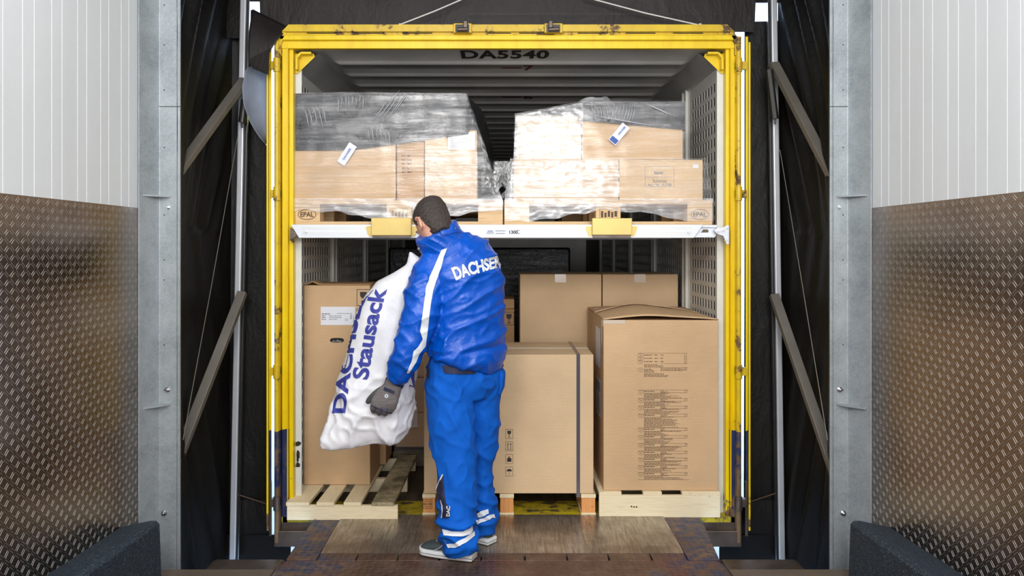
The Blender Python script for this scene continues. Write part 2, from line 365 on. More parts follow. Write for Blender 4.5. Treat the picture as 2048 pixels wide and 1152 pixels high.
# ------------------------------------------------------------------ mesh building
class MB:
    def __init__(s): s.v = []; s.f = []; s.fm = []; s.mi = 0
    def add(s, vs, fs):
        o = len(s.v); s.v += [tuple(v) for v in vs]
        for f in fs: s.f.append(tuple(i + o for i in f)); s.fm.append(s.mi)
        return s
    def box(s, x0, x1, y0, y1, z0, z1):
        vs = [(x, y, z) for x in (x0, x1) for y in (y0, y1) for z in (z0, z1)]
        return s.add(vs, [(0, 1, 3, 2), (4, 6, 7, 5), (0, 4, 5, 1), (2, 3, 7, 6), (0, 2, 6, 4), (1, 5, 7, 3)])
    def bar(s, p0, p1, wd, ht, up=(0, 0, 1)):
        p0, p1 = Vector(p0), Vector(p1); d = (p1 - p0).normalized()
        a = d.cross(Vector(up)).normalized(); b = a.cross(d).normalized()
        vs = [p + a * sx * wd / 2 + b * sz * ht / 2 for p in (p0, p1) for sx in (-1, 1) for sz in (-1, 1)]
        return s.add(vs, [(0, 1, 3, 2), (4, 6, 7, 5), (0, 4, 5, 1), (2, 3, 7, 6), (0, 2, 6, 4), (1, 5, 7, 3)])
    def cyl(s, p0, p1, r0, r1=None, n=16):
        r1 = r0 if r1 is None else r1
        p0, p1 = Vector(p0), Vector(p1); d = (p1 - p0).normalized()
        a = d.orthogonal().normalized(); b = d.cross(a)
        vs = [p + (a * math.cos(2 * PI * i / n) + b * math.sin(2 * PI * i / n)) * r for p, r in ((p0, r0), (p1, r1)) for i in range(n)]
        fs = [(i, (i + 1) % n, n + (i + 1) % n, n + i) for i in range(n)] + [tuple(range(n - 1, -1, -1)), tuple(range(n, 2 * n))]
        return s.add(vs, fs)
    def tube(s, pts, r, n=8):
        pts = [Vector(p) for p in pts]
        rr = r if isinstance(r, (list, tuple)) else [r] * len(pts)
        rings = []; a = None
        for i, p in enumerate(pts):
            d = (pts[min(i + 1, len(pts) - 1)] - pts[max(i - 1, 0)]).normalized()
            a = d.orthogonal().normalized() if a is None else (a - d * a.dot(d)).normalized()
            b = d.cross(a)
            rings.append([p + (a * math.cos(2 * PI * k / n) + b * math.sin(2 * PI * k / n)) * rr[i] for k in range(n)])
        return s.rings(rings)
    def rings(s, rings, cap=True):
        n = len(rings[0]); vs = [v for r in rings for v in r]; fs = []
        for i in range(len(rings) - 1):
            for k in range(n):
                fs.append((i * n + k, i * n + (k + 1) % n, (i + 1) * n + (k + 1) % n, (i + 1) * n + k))
        if cap: fs += [tuple(range(n - 1, -1, -1)), tuple((len(rings) - 1) * n + k for k in range(n))]
        return s.add(vs, fs)
    def prism(s, poly, axis, a0, a1):
        """polygon in the two other axes (in x,y,z order), pushed along axis from a0 to a1"""
        def mk(p, a):
            q = list(p); q.insert(axis, a); return tuple(q)
        n = len(poly); vs = [mk(p, a0) for p in poly] + [mk(p, a1) for p in poly]
        return s.add(vs, [(i, (i + 1) % n, n + (i + 1) % n, n + i) for i in range(n)] + [tuple(range(n - 1, -1, -1)), tuple(range(n, 2 * n))])
    def grid(s, fn, nu, nv):
        vs = [fn(i / nu, j / nv) for i in range(nu + 1) for j in range(nv + 1)]
        fs = [(i * (nv + 1) + j, (i + 1) * (nv + 1) + j, (i + 1) * (nv + 1) + j + 1, i * (nv + 1) + j + 1) for i in range(nu) for j in range(nv)]
        return s.add(vs, fs)
    def build(s, name, mat, parent=None, bevel=0.0, seg=2, smooth=False, solid=0.0, subsurf=0):
        me = bpy.data.meshes.new(name)
        off = parent_loc(parent)
        me.from_pydata([tuple(Vector(v) - off) for v in s.v], [], s.f)
        for m_ in (mat if isinstance(mat, (list, tuple)) else [mat]): me.materials.append(M[m_] if isinstance(m_, str) else m_)
        for p, i in zip(me.polygons, s.fm): p.material_index = i
        bm = bmesh.new(); bm.from_mesh(me); bmesh.ops.recalc_face_normals(bm, faces=bm.faces); bm.to_mesh(me); bm.free()
        o = bpy.data.objects.new(name, me); COL.objects.link(o)
        if parent: o.parent = parent
        if smooth:
            for p in me.polygons: p.use_smooth = True
        if solid:
            md = o.modifiers.new('solid', 'SOLIDIFY'); md.thickness = solid; md.offset = 0
        if bevel:
            md = o.modifiers.new('bevel', 'BEVEL'); md.width = bevel; md.segments = seg; md.limit_method = 'ANGLE'; md.angle_limit = math.radians(40)
            for p in me.polygons: p.use_smooth = True
            md.harden_normals = True
        if subsurf:
            md = o.modifiers.new('sub', 'SUBSURF'); md.levels = subsurf; md.render_levels = subsurf
        return o

def parent_loc(p):
    v = Vector((0, 0, 0))
    while p is not None: v += p.location; p = p.parent
    return v
def tag(o, label=None, cat=None, group=None, kind=None):
    if label: o['label'] = label
    if cat: o['category'] = cat
    if group: o['group'] = group
    if kind: o['kind'] = kind
    return o
def thing(name, loc, label, cat, group=None):
    o = bpy.data.objects.new(name, None); COL.objects.link(o); o.location = loc; o.empty_display_size = 0.1
    return tag(o, label, cat, group)
def struct(o): o['kind'] = 'structure'; return o
def copy_thing(o, loc, parent=None, **tags):
    c = o.copy(); COL.objects.link(c)
    if parent is not None: c.parent = parent
    if loc is not None: c.location = loc
    for ch in o.children: copy_thing(ch, None, c)
    if tags: tag(c, **tags)
    return c

def text_verts(txt, size=1.0, bold=0.0, spacing=1.0, sx=1.0):
    """flat letters as triangles: (verts2d, faces), origin at the centre"""
    cu = bpy.data.curves.new('t', 'FONT'); cu.body = txt; cu.size = size; cu.offset = bold; cu.space_character = spacing
    cu.align_x = 'CENTER'; cu.align_y = 'CENTER'; cu.resolution_u = 5
    o = bpy.data.objects.new('t', cu); COL.objects.link(o)
    bpy.context.view_layer.update()
    me = bpy.data.meshes.new_from_object(o.evaluated_get(bpy.context.evaluated_depsgraph_get()))
    vs = [(v.co.x * sx, v.co.y) for v in me.vertices]; fs = [tuple(p.vertices) for p in me.polygons]
    bpy.data.objects.remove(o); bpy.data.curves.remove(cu); bpy.data.meshes.remove(me)
    return vs, fs
def flat_text(txt, origin, ux, uy, width=None, height=None, bold=0.0, spacing=1.0, mb=None):
    """letters on a plane; ux / uy are the directions of reading and of 'up'"""
    vs, fs = text_verts(txt, 1.0, bold, spacing)
    x0 = min(v[0] for v in vs); x1 = max(v[0] for v in vs); y0 = min(v[1] for v in vs); y1 = max(v[1] for v in vs)
    if height is None: kx = ky = width / (x1 - x0)
    elif width is None: kx = ky = height / (y1 - y0)
    else: kx = width / (x1 - x0); ky = height / (y1 - y0)
    mb = mb or MB(); o = Vector(origin); ux = Vector(ux).normalized(); uy = Vector(uy).normalized()
    mb.add([o + ux * ((v[0] - (x0 + x1) / 2) * kx) + uy * ((v[1] - (y0 + y1) / 2) * ky) for v in vs], fs)
    return mb
def rect_on(mb, o, ux, uy, x0, x1, y0, y1):
    o = Vector(o); ux = Vector(ux); uy = Vector(uy)
    mb.add([o + ux * x0 + uy * y0, o + ux * x1 + uy * y0, o + ux * x1 + uy * y1, o + ux * x0 + uy * y1], [(0, 1, 2, 3)])
def poly_on(mb, o, ux, uy, pts, k=1.0):
    o = Vector(o); ux = Vector(ux); uy = Vector(uy)
    mb.add([o + ux * x * k + uy * y * k for x, y in pts], [tuple(range(len(pts)))])
def ring_on(mb, o, ux, uy, rx, ry, t, n=28):
    o = Vector(o); ux = Vector(ux); uy = Vector(uy); vs = []
    for k in range(n):
        c, s_ = math.cos(2 * PI * k / n), math.sin(2 * PI * k / n)
        vs += [o + ux * c * rx + uy * s_ * ry, o + ux * c * (rx - t) + uy * s_ * (ry - t)]
    mb.add(vs, [(2 * k, 2 * ((k + 1) % n), 2 * ((k + 1) % n) + 1, 2 * k + 1) for k in range(n)])
def frame_on(mb, o, ux, uy, w_, h_, t):
    rect_on(mb, o, ux, uy, -w_ / 2, w_ / 2, h_ / 2 - t, h_ / 2); rect_on(mb, o, ux, uy, -w_ / 2, w_ / 2, -h_ / 2, -h_ / 2 + t)
    rect_on(mb, o, ux, uy, -w_ / 2, -w_ / 2 + t, -h_ / 2, h_ / 2); rect_on(mb, o, ux, uy, w_ / 2 - t, w_ / 2, -h_ / 2, h_ / 2)
def icon(mb, kind, o, ux, uy, k, fr=1.25):
    """handling marks: glass, arrows, weight, umbrella in a thin frame; k = half height"""
    frame_on(mb, o, ux, uy, k * 1.75, k * 2.2, k * 0.07)
    if kind == 'glass':
        poly_on(mb, o, ux, uy, [(-.45, .75), (.45, .75), (.42, .2), (.2, -.08), (-.2, -.08), (-.42, .2)], k)
        rect_on(mb, o, ux, uy, -.06 * k, .06 * k, -.7 * k, -.05 * k); rect_on(mb, o, ux, uy, -.32 * k, .32 * k, -.78 * k, -.68 * k)
    elif kind == 'arrows':
        for x in (-.32, .32):
            rect_on(mb, o, ux, uy, (x - .06) * k, (x + .06) * k, -.6 * k, .4 * k)
            poly_on(mb, o, ux, uy, [(x - .2, .4), (x + .2, .4), (x, .8)], k)
        rect_on(mb, o, ux, uy, -.6 * k, .6 * k, -.8 * k, -.7 * k)
    elif kind == 'weight':
        poly_on(mb, o, ux, uy, [(-.5, -.65), (.5, -.65), (.5, .1), (.22, .3), (-.22, .3), (-.5, .1)], k)
        ring_on(mb, Vector(o) + Vector(uy) * .48 * k, ux, uy, .2 * k, .2 * k, .1 * k, 12)
    elif kind == 'umbrella':
        poly_on(mb, o, ux, uy, [(.62 * math.cos(a), .05 + .55 * math.sin(a)) for a in [PI * i / 12 for i in range(13)]], k)
        rect_on(mb, o, ux, uy, -.04 * k, .04 * k, -.7 * k, .1 * k); rect_on(mb, o, ux, uy, -.04 * k, .16 * k, -.75 * k, -.67 * k)

UX = Vector((1, 0, 0)); UZ = Vector((0, 0, 1)); UY = Vector((0, 1, 0))

# ------------------------------------------------------------------ the setting: hall, walls, floor, outside
XW = 1.71; YC = 3.49
def grooved_wall(name, sgn):
    prof = []; y = YC + 0.02; k = 0
    while y > -3.2:
        wdt = 0.105 if k % 2 == 0 else 0.066; g = 0.0045
        prof += [(y, 0.0), (y - wdt + g, 0.0), (y - wdt + g * 0.6, 0.003), (y - wdt + g * 0.3, 0.003)]
        y -= wdt; k += 1
    m = MB(); z0, z1 = 1.6, 4.2
    vs = []; fs = []
    for i, (yy, d) in enumerate(prof): vs += [(sgn * (XW + d), yy, z0), (sgn * (XW + d), yy, z1)]
    for i in range(len(prof) - 1): fs.append((2 * i, 2 * i + 2, 2 * i + 3, 2 * i + 1))
    m.add(vs, fs)
    m.box(sgn * (XW + 0.012), sgn * (XW + 0.12), -3.2, YC + 0.02, 0, 4.2)
    return struct(m.build(name, M['panel']))
grooved_wall('wall_left', -1); grooved_wall('wall_right', 1)
struct(MB().box(-1.83, 1.83, -3.3, -3.2, 0, 4.2).build('wall_back', M['panel']))
struct(MB().box(-1.83, 1.83, -3.3, YC + 0.02, 4.2, 4.3).build('ceiling', M['panel']))
struct(MB().box(-1.83, 1.83, YC - 0.02, YC + 0.1, 3.16, 4.2).build('wall_front', M['panel']))
fl = MB(); fl.box(-1.83, 1.83, -3.3, 1.6, -0.3, 0); fl.box(-1.83, -1.075, 1.6, YC + 0.01, -1.2, 0); fl.box(1.045, 1.83, 1.6, YC + 0.01, -1.2, 0)
struct(fl.build('floor', M['concrete'], bevel=0.006))
struct(MB().box(-30, 30, YC + 0.01, 40, -1.3, -1.2).build('ground', M['yard']))
# building facade either side of the opening, seen only from outside the gaps
fac = MB(); fac.box(-6, -1.83, YC - 0.1, YC + 0.05, -1.2, 5); fac.box(1.83, 6, YC - 0.1, YC + 0.05, -1.2, 5); fac.box(-1.83, 1.83, YC - 0.1, YC + 0.05, 4.31, 5)
struct(fac.build('wall_outside', M['panel']))

for sgn, side in ((-1, 'left'), (1, 'right')):
    o = MB().box(*sorted((sgn * (XW - 0.005), sgn * (XW - 0.0005))), -3.19, YC, 0.0, 1.684).build('tread_plate', M['tread_wall'])
    tag(o, f'metal tread plate covering the lower {side} wall below the white panels', 'wall plate')
    # wheel guide at the foot of the wall
    poly_far = [(XW - 0.19, 0.0), (XW - 0.18, 0.275), (XW - 0.165, 0.29), (XW - 0.14, 0.29), (XW - 0.005, 0.262), (XW - 0.005, 0.0)]
    m = MB(); rings = []
    for i in range(9):
        y = YC - 0.165 - i * 0.45; dz = 0.018 * i
        rings.append([(sgn * a, y, b + (dz if b > 0.1 else 0)) for a, b in poly_far])
    m.rings(rings)
    o = m.build('wheel_guide', M['granulate'], bevel=0.004)
    tag(o, f'speckled dark rubber kerb block at the foot of the {side} wall', 'kerb block')

# ------------------------------------------------------------------ galvanised door columns
def column(sgn, label):
    xw = XW - 0.002
    t = thing('steel_column', (sgn * 1.62, YC + 0.05, 0), label, 'column')
    # plan of the folded profile: reveal face running away from us, then a flat face looking at us
    xi = 700 / 417 if sgn < 0 else (1705 - 1010) / 417
    xi = 1.668 if sgn < 0 else 1.655
    xe = 1.562
    y0, y1 = YC - 0.005, YC + 0.115
    x00 = xw - 0.002
    plan = [(sgn * (x00), y0), (sgn * (x00 - 0.006), y0 - 0.002), (sgn * xi, y1 - 0.01), (sgn * (xi - 0.008), y1), (sgn * xe, y1), (sgn * (xe + 0.004), y1 + 0.02), (sgn * (xe + 0.010), y1 + 0.02), (sgn * (xe + 0.008), y1 + 0.006), (sgn * x00, y1 + 0.006)]
    m = MB(); m.prism(plan, 2, -1.2, 3.2); m.build('folded_profile', M['galv'], t, bevel=0.002)
    seam_z = H + (495 - 213) * y1 / F
    MB().box(*sorted((sgn * (xi + 0.0), sgn * (xe - 0.001))), y1 - 0.0015, y1 + 0.001, seam_z - 0.002, seam_z + 0.001).build('welded_seam', M['steel_dark'], t)
    for k, (zz, zb, zs) in enumerate((((H + (495 - 390) * 3.5 / F), 0, 0), ((H + (495 - 818) * 3.5 / F), 0, 0))):
        tri = [(sgn * (xi + 0.045), y0 + 0.035), (sgn * (xi - 0.062), y1 - 0.001), (sgn * xi, y1 - 0.001)]
        tri = [(sgn * (xi + 0.038), y0 + 0.02), (sgn * (xi + 0.03), y0 + 0.016), (sgn * (xi - 0.06), y1 - 0.006), (sgn * (xi - 0.062), y1), (sgn * (xi + 0.0), y1)]
        MB().prism(tri, 2, zz - 0.004, zz + 0.004).build('gusset_plate', M['galv'], t)
    for py in (415, 779, 1026):
        z = H + (495 - py) * y1 / F; x = sgn * (xi - 0.047 if py != 1026 else xi - 0.03)
        b = MB(); b.cyl((x, y1 + 0.002, z), (x, y1 - 0.003, z), 0.013, n=20); b.cyl((x, y1 - 0.003, z), (x, y1 - 0.014, z), 0.009, n=6); b.cyl((x, y1 - 0.014, z), (x, y1 - 0.02, z), 0.004, n=10)
        b.build('bolt', M['chrome'], t)
    h = MB()
    for py in (10, 90, 180, 295, 430, 520, 560, 690, 780):
        z = H + (495 - py) * y1 / F; x = sgn * (xi - 0.03); h.cyl((x, y1 + 0.001, z), (x, y1 - 0.001, z), 0.003, n=8)
    h.build('drilled_hole', M['void'], t)
    return t
column(-1, 'galvanised steel column between the left wall and the black shelter curtain')
column(1, 'galvanised steel column between the right wall and the black shelter curtain')

# ------------------------------------------------------------------ dock leveller
t = thing('dock_leveller', (-0.02, 3.0, 0), 'steel dock leveller of tread plate bridging floor and container, the worker standing on it', 'dock leveller')
lx0, lx1 = -1.068, 1.034; YP = 3.60; YL = 4.19
MB().prism([(lx0, 1.6), (lx1, 1.6), (lx1, YP - 0.05), (lx1 - 0.03, YP - 0.003), (lx0 + 0.03, YP - 0.003), (lx0, YP - 0.05)], 2, -0.03, 0.0).build('platform', M['tread_floor'], t, bevel=0.003)
m = MB()
cuts = [-1.03, -0.885, -0.70, -0.505, -0.31, -0.115, 0.09, 0.29, 0.49, 0.69, 0.86, 1.0]
YH = 3.685
for a, b in zip(cuts[:-1], cuts[1:]): m.box(a + 0.003, b - 0.003, YP + 0.002, YH, -0.028, -0.002)
# only the middle strips; the two wings are their own plates
m = MB()
xs = [633, 711, 794, 878, 962, 1050, 1135, 1219, 1305, 1376]
xs = [(q - 1010) * YP / F for q in xs]
for a, b in zip(xs[:-1], xs[1:]): m.box(a + 0.004, b - 0.004, YP + 0.002, YH, -0.03, -0.002)
m.build('hinge_strip', M['tread_floor'], t, bevel=0.002)
MB().box(xs[0] + 0.003, xs[-1] - 0.003, YP, YH + 0.002, -0.035, -0.02).build('strip_bed', M['void'], t)
MB().prism([(YH + 0.001, -0.03), (YH + 0.001, -0.002), (YH + 0.08, 0.004), (YL + 0.0, 0.008), (YL, 0.0), (YL, -0.02)], 0, xs[0] + 0.0, xs[-1] - 0.0).build('lip', M['lip'], t)
for sg, xa in ((-1, xs[0] - 0.004), (1, xs[-1] + 0.004)):
    xo = -1.052 if sg < 0 else 1.03
    xo2 = -1.06 if sg < 0 else 1.09
    m = MB(); vs = [(xa, YP + 0.002), (xo, YP + 0.002), (xo2 * 0.995, YL - 0.03), (xa, YL - 0.01)]
    m.prism(vs, 2, -0.03, 0.002); m.build('lip_wing', M['tread_floor'], t, bevel=0.003)
MB().box(lx0, lx1, 1.6, 3.4, -0.25, -0.031).build('platform_frame', M['steel_dark'], t)

for sg in (-1, 1):
    x0, x1 = (-1.46, -1.10) if sg < 0 else (1.07, 1.46)
    pts = []
    for k in range(9): a = PI / 2 * k / 8; pts.append((YC + 0.03 + 0.2 + 0.09 * math.sin(a) - 0.09 * 0, -0.055 - 0.09 + 0.09 * math.cos(a)))
    prof = [(YC + 0.02, -0.055)] + pts + [(pts[-1][0], -0.6), (YC + 0.02, -0.6)]
    o = MB().prism(prof, 0, x0, x1).build('dock_bumper', M['steel_worn'], bevel=0.02, seg=4)
    tag(o, f'worn rounded dock bumper below the {"left" if sg < 0 else "right"} end of the dock leveller', 'bumper')

# ------------------------------------------------------------------ dock shelter
t = thing('dock_shelter', (0, 3.65, -0.35), 'black fabric dock shelter with slanted arms and pale poles around the container', 'dock shelter')
def side_fabric(sg):
    def fn(u, v):
        y = 3.60 + u * 0.75; z = -0.32 + v * 3.5
        x0 = 1.575 + u * 0.0; x1 = 1.60 - 0.02 * v
        x = x0 + (x1 - x0) * u + 0.06 * math.sin(u * PI)
        w_ = (z * 0.75 - y * 2.0 if z > 1.6 else z * 0.5 + y * 1.6)
        amp = 0.024 * (0.22 + (abs(z - 1.2) / 1.4) ** 1.5) * math.sin(u * PI) ** 0.6
        x += amp * (noise.noise(Vector((w_ * 5.2 + (0 if sg < 0 else 9), y * 0.6, z * 0.3))) * 2.2 + math.sin(w_ * 20 + sg) * 0.7)
        return (sg * x, y, z)
    MB().grid(fn, 40, 160).build('side_curtain', M['vinyl'], t, smooth=True)
side_fabric(-1); side_fabric(1)
# front curtains pressed against the container, either side of it
def front_side(sg):
    xa, xb = (1.64, 1.362) if sg < 0 else (1.64, 1.395)
    ztop = 2.885 if sg < 0 else 2.815
    def fn(u, v):
        z = -0.30 + v * (ztop + 0.30); xi_ = xb
        if sg < 0 and z > 2.0: xi_ = xb + 0.11 * min(1, (z - 2.0) / 0.35)
        x = xa + (xi_ - xa) * u
        y = 4.345 + 0.012 * noise.noise(Vector((x * 4, z * 0.8, sg))) + 0.03 * u
        return (sg * x, y, z)
    MB().grid(fn, 12, 60).build('front_curtain', M['vinyl'], t, smooth=True)
front_side(-1); front_side(1)
def head(u, v):
    x = -1.40 + u * 2.83; z = 2.735 + v * 0.42
    y = 4.30 - 0.05 * v + 0.01 * noise.noise(Vector((x * 2.5, z * 3, 4)))
    return (x, y, z)
MB().grid(head, 60, 12).build('head_curtain', M['vinyl_brown'], t, smooth=True)
for a_, b_, c_ in ((1.43, 1.66, 2.905), (-1.48, -1.40, 2.912), (-1.66, -1.482, 2.7)): MB().box(a_, b_, 4.3, 4.31, c_, 3.16).build('valance', M['vinyl'], t)
MB().box(-1.75, 1.75, YC + 0.1, 4.5, 3.15, 3.17).build('canopy', M['vinyl'], t)
for sg in (-1, 1):   # apron pads low beside the container
    MB().grid(lambda u, v: (sg * (1.36 + u * 0.22), 4.342 - 0.015 * math.sin(v * PI) - 0.01 * u, -0.3 + v * 0.34), 6, 10).build('corner_pad', M['vinyl'], t, smooth=True)
    c = MB(); c.tube([(sg * 1.36, 4.30, 0.028), (sg * 1.54, 4.27, 0.10)], 0.003, 6); c.build('hem_cord', M['decal_brown'], t)
for sg in (-1, 1): MB().box(*sorted((sg * 1.235, sg * 1.66)), 4.318, 4.326, -0.42, -0.155).build('bottom_apron', M['vinyl'], t)
# poles
for sg, xt, xb in ((-1, -1.49, -1.553), (1, 1.532, 1.578)):
    Yp = 4.28
    top = Vector((xt, Yp, 2.92)); bot = Vector((xb, Yp, -0.28)); d = (top - bot).normalized(); top2 = top + d * 0.25
    p = MB(); p.bar(bot, top2, 0.036, 0.03, up=(0, 1, 0)); p.build('pole', M['alu'], t, bevel=0.008, seg=3)
    off = Vector((-sg * 0.024, 0.01, 0)); p = MB(); p.bar(bot + off, top2 + off, 0.012, 0.03, up=(0, 1, 0)); p.build('pole_rail', M['steel_dark'], t, bevel=0.002)
    off = Vector((-sg * 0.034, 0.0, 0)); p = MB(); p.bar(bot + off, top2 + off, 0.005, 0.02, up=(0, 1, 0)); p.build('pole_trim', M['chrome'], t)
for a, b in ((P(340, 366, 3.68), P(489, 160, 4.24)), (P(340, 958, 3.68), P(485, 585, 4.24)), (P(1674, 370, 3.68), P(1548, 128, 4.24)), (P(1674, 958, 3.68), P(1548, 590, 4.24))):
    b_ = MB(); b_.bar(a, b, 0.034, 0.05, up=(1, 0, 0)); b_.build('slanted_arm', M['arm'], t, bevel=0.003)
for pts in (((476, 270, 4.22), (425, 560, 3.95), (366, 880, 3.64)), ((1560, 300, 4.22), (1603, 560, 3.95), (1655, 880, 3.64))):
    c = MB(); c.tube([P(*q) for q in pts], 0.0022, 6); c.build('tension_cord', M['arm'], t)
for a, b in (((490, 200, 4.22), (484, 245, 4.22)), ((1538, 140, 4.2), (1550, 238, 4.2))):
    c = MB(); c.cyl(P(*a), P(*b), 0.021, n=14); c.cyl(P(*b), P(*b) - UZ * 0.03, 0.006, n=8); c.build('spring_tube', M['steel_dark'], t, smooth=False)
for pts, nm in ((((935, -6, 4.2), (870, 22, 4.2), (798, 50, 4.22)), 'l'), (((1170, -6, 4.2), (1290, 26, 4.2), (1384, 47, 4.2), (1398, 50, 4.2)), 'r')):
    c = MB(); c.tube([P(*q) for q in pts], 0.0038, 8); c.cyl(P(*pts[-1]), P(*pts[-1]) + UX * 0.012, 0.009, n=10); c.build('hanging_rope', M['strap_white'], t)
# stitched pocket outline on the head curtain
s_ = MB(); frame_on(s_, P(1190, 47, 4.235) + Vector((0, 0.0, 0)), UX, UZ, 1.43, 0.11, 0.0015); s_.build('stitching', M['steel_dark'], t)
# loose curled flap at the top left corner, its pale lining lit by the daylight gap
def flap(u, v):
    a = P(505 + 75 * u, 18 + 38 * u, 4.17 + 0.02 * u); b = P(497 + 40 * u, 135 - 25 * u, 4.12)
    p = a.lerp(b, v); p.y += -0.03 * math.sin(v * PI); return p
MB().grid(flap, 14, 14).build('loose_flap', M['vinyl_brown'], t, smooth=True, solid=0.002)
m = MB(); m.add([P(496, 120, 4.11), P(540, 96, 4.10), P(536, 150, 4.10), P(505, 137, 4.11)], [(0, 1, 2, 3)]); m.build('flap_corner', M['vinyl_brown'], t, solid=0.002)
def curl(u, v):
    # v runs down, u from outer bulge to the door edge
    prof = [(0.0, 512), (0.15, 492), (0.35, 484), (0.55, 487), (0.75, 500), (0.9, 516), (1.0, 531)]
    for (a0, x0), (a1, x1) in zip(prof[:-1], prof[1:]):
        if a0 <= v <= a1 + 1e-6: xl = x0 + (x1 - x0) * (v - a0) / (a1 - a0); break
    py = 112 + v * 176
    x = xl + ((535 if v > 0.2 else 524 + 11 * v / 0.2) - xl) * u
    y = 4.19 + 0.10 * math.sin(u * PI * 0.5) - 0.05 * math.sin(v * PI)
    return P(x, py, y)
MB().grid(curl, 16, 24).build('curled_lining', M['vinyl_grey'], t, smooth=True, solid=0.002)

# ------------------------------------------------------------------ container (swap body)
CY = 4.17
xl, xr = -1.183, 1.233      # clear opening of the portal
cont = thing('freight_container', (0.02, CY, 0), 'yellow framed freight container with open doors backed up to the dock', 'container')
zt = 2.605
R_ = 1500 / CY
def X(px, Y=CY): return (px - 1010) * Y / F
def Z(py, Y=CY): return H + (495 - py) * Y / F
# corner posts
for sg in (-1, 1):
    if sg < 0: xi, xm, xo, xh0, xh1 = xl, X(576), X(563), X(551), X(561)
    else: xi, xm, xo, xh0, xh1 = xr, X(1461), X(1472), X(1470), X(1480)
    a, b = sorted((xi, xm)); MB().box(a, b, CY + 0.02, CY + 0.10, -0.05, zt + 0.02).build('corner_post', M['yellow'], cont, bevel=0.004)
    a, b = sorted((xm, xo)); MB().box(a, b, CY + 0.005, CY + 0.10, -0.06, zt + 0.05).build('corner_post', M['yellow_blue'], cont, bevel=0.005)
    a, b = sorted((xm, xm + (0.004 * sg))); MB().box(a, b, CY - 0.004, CY + 0.01, 0.0, zt + 0.03).build('post_edge', M['yellow'], cont)
    MB().cyl(((xh0 + xh1) / 2, CY - 0.02, -0.13), ((xh0 + xh1) / 2, CY - 0.02, 2.665), (xh1 - xh0) / 2, n=18).build('hinge_post', M['hinge_paint'], cont, smooth=False)
    a, b = (xh0 - 0.004, xh1 + 0.0) if sg < 0 else (xh0, xh1 + 0.004)
    MB().box(a, b, CY - 0.01, CY + 0.12, -0.13, 2.66).build('hinge_post_back', M['hinge_paint'], cont, bevel=0.003)
    # side wall of the body
    a, b = sorted((sg * 1.245 + 0.02, sg * 1.265 + 0.02)); MB().box(a, b, CY + 0.1, 11.8, -0.12, zt + 0.08).build('side_wall', M['inner_skin'], cont)
    # white inner flange
    if sg < 0: a, b = xl - 0.01, xl + 0.033
    else: a, b = X(1441), xr + 0.01
    MB().box(a, b, CY + 0.07, CY + 0.085, 0.0, zt - 0.05).build('inner_flange', M['white_paint'], cont, bevel=0.002)
    # bottom corner and threshold corner
    # corner gusset: folded triangular bracket
    cx = xi; d = -sg
    tri = [(cx, zt - 0.012), (cx + d * 0.105, zt - 0.012), (cx + d * 0.11, zt - 0.03), (cx + d * 0.012, zt - 0.125), (cx, zt - 0.12)]
    MB().prism(tri, 1, CY + 0.06, CY + 0.066).build('corner_gusset', M['yellow'], cont, bevel=0.001)
    g = MB(); g.bar((cx + d * 0.018, CY + 0.04, zt - 0.11), (cx + d * 0.018, CY + 0.04, zt - 0.045), 0.012, 0.045, up=(0, 1, 0)); g.bar((cx + d * 0.018, CY + 0.04, zt - 0.045), (cx + d * 0.04, CY + 0.04, zt - 0.018), 0.045, 0.012, up=(0, 0, 1)); g.bar((cx + d * 0.04, CY + 0.04, zt - 0.018), (cx + d * 0.10, CY + 0.04, zt - 0.018), 0.045, 0.012, up=(0, 0, 1))
    g.build('gusset_flange', M['yellow'], cont, bevel=0.001)
    # low bumper corner
    a, b = sorted((xh0 if sg < 0 else xh1, (xi + d * 0.12)))
    MB().box(a, b, CY - 0.03, CY + 0.1, Z(1090), Z(1058)).build('corner_bumper', M['steel_worn'], cont, bevel=0.006)
# header rail, stepped profile
hx0, hx1 = X(556), X(1476)
def header(y0, y1, z0, z1, ins, mat, nm, bev=0.004, ch=0.0):
    a, b = hx0 + ins, hx1 - ins
    if ch: poly = [(a, z0), (b, z0), (b, z1 - ch), (b - ch, z1), (a + ch, z1), (a, z1 - ch)]
    else: poly = [(a, z0), (b, z0), (b, z1), (a, z1)]
    return MB().prism(poly, 1, y0, y1).build(nm, mat, cont, bevel=bev)
header(CY - 0.03, CY + 0.10, Z(66), Z(52), 0.030, M['yellow_old'], 'header_lip', ch=0.037)
header(CY - 0.012, CY + 0.10, Z(72), Z(64), 0.02, M['yellow_old'], 'header_channel', 0.001)
header(CY - 0.02, CY + 0.1, Z(82), Z(71.5), 0.012, M['yellow'], 'header_rail', 0.006)
header(CY + 0.0, CY + 0.03, Z(97), Z(81), 0.0, M['yellow'], 'header_inner_face', 0.003)
for px in [645, 740, 835, 1000, 1060, 1185, 1280, 1375]:
    w_ = 30 if px not in (1000, 1060) else 22
    MB().box(X(px - w_), X(px + w_), CY - 0.0135, CY - 0.008, Z(68.6), Z(66.8)).build('seal_slot', M['void'], cont)
# sloping corners of the frame
for sg in (-1, 1):
    xa = hx0 if sg < 0 else hx1
    MB().prism([(xa + sg * 0.01, Z(112)), (xa - sg * 0.022, Z(112)), (xa - sg * 0.022, Z(88)), (xa - sg * 0.05, Z(70)), (xa - sg * 0.05, Z(63)), (xa - sg * 0.031, Z(65.5)), (xa + sg * 0.01, Z(82))], 1, CY - 0.02, CY + 0.09).build('frame_corner', M['yellow_old'], cont, bevel=0.003)
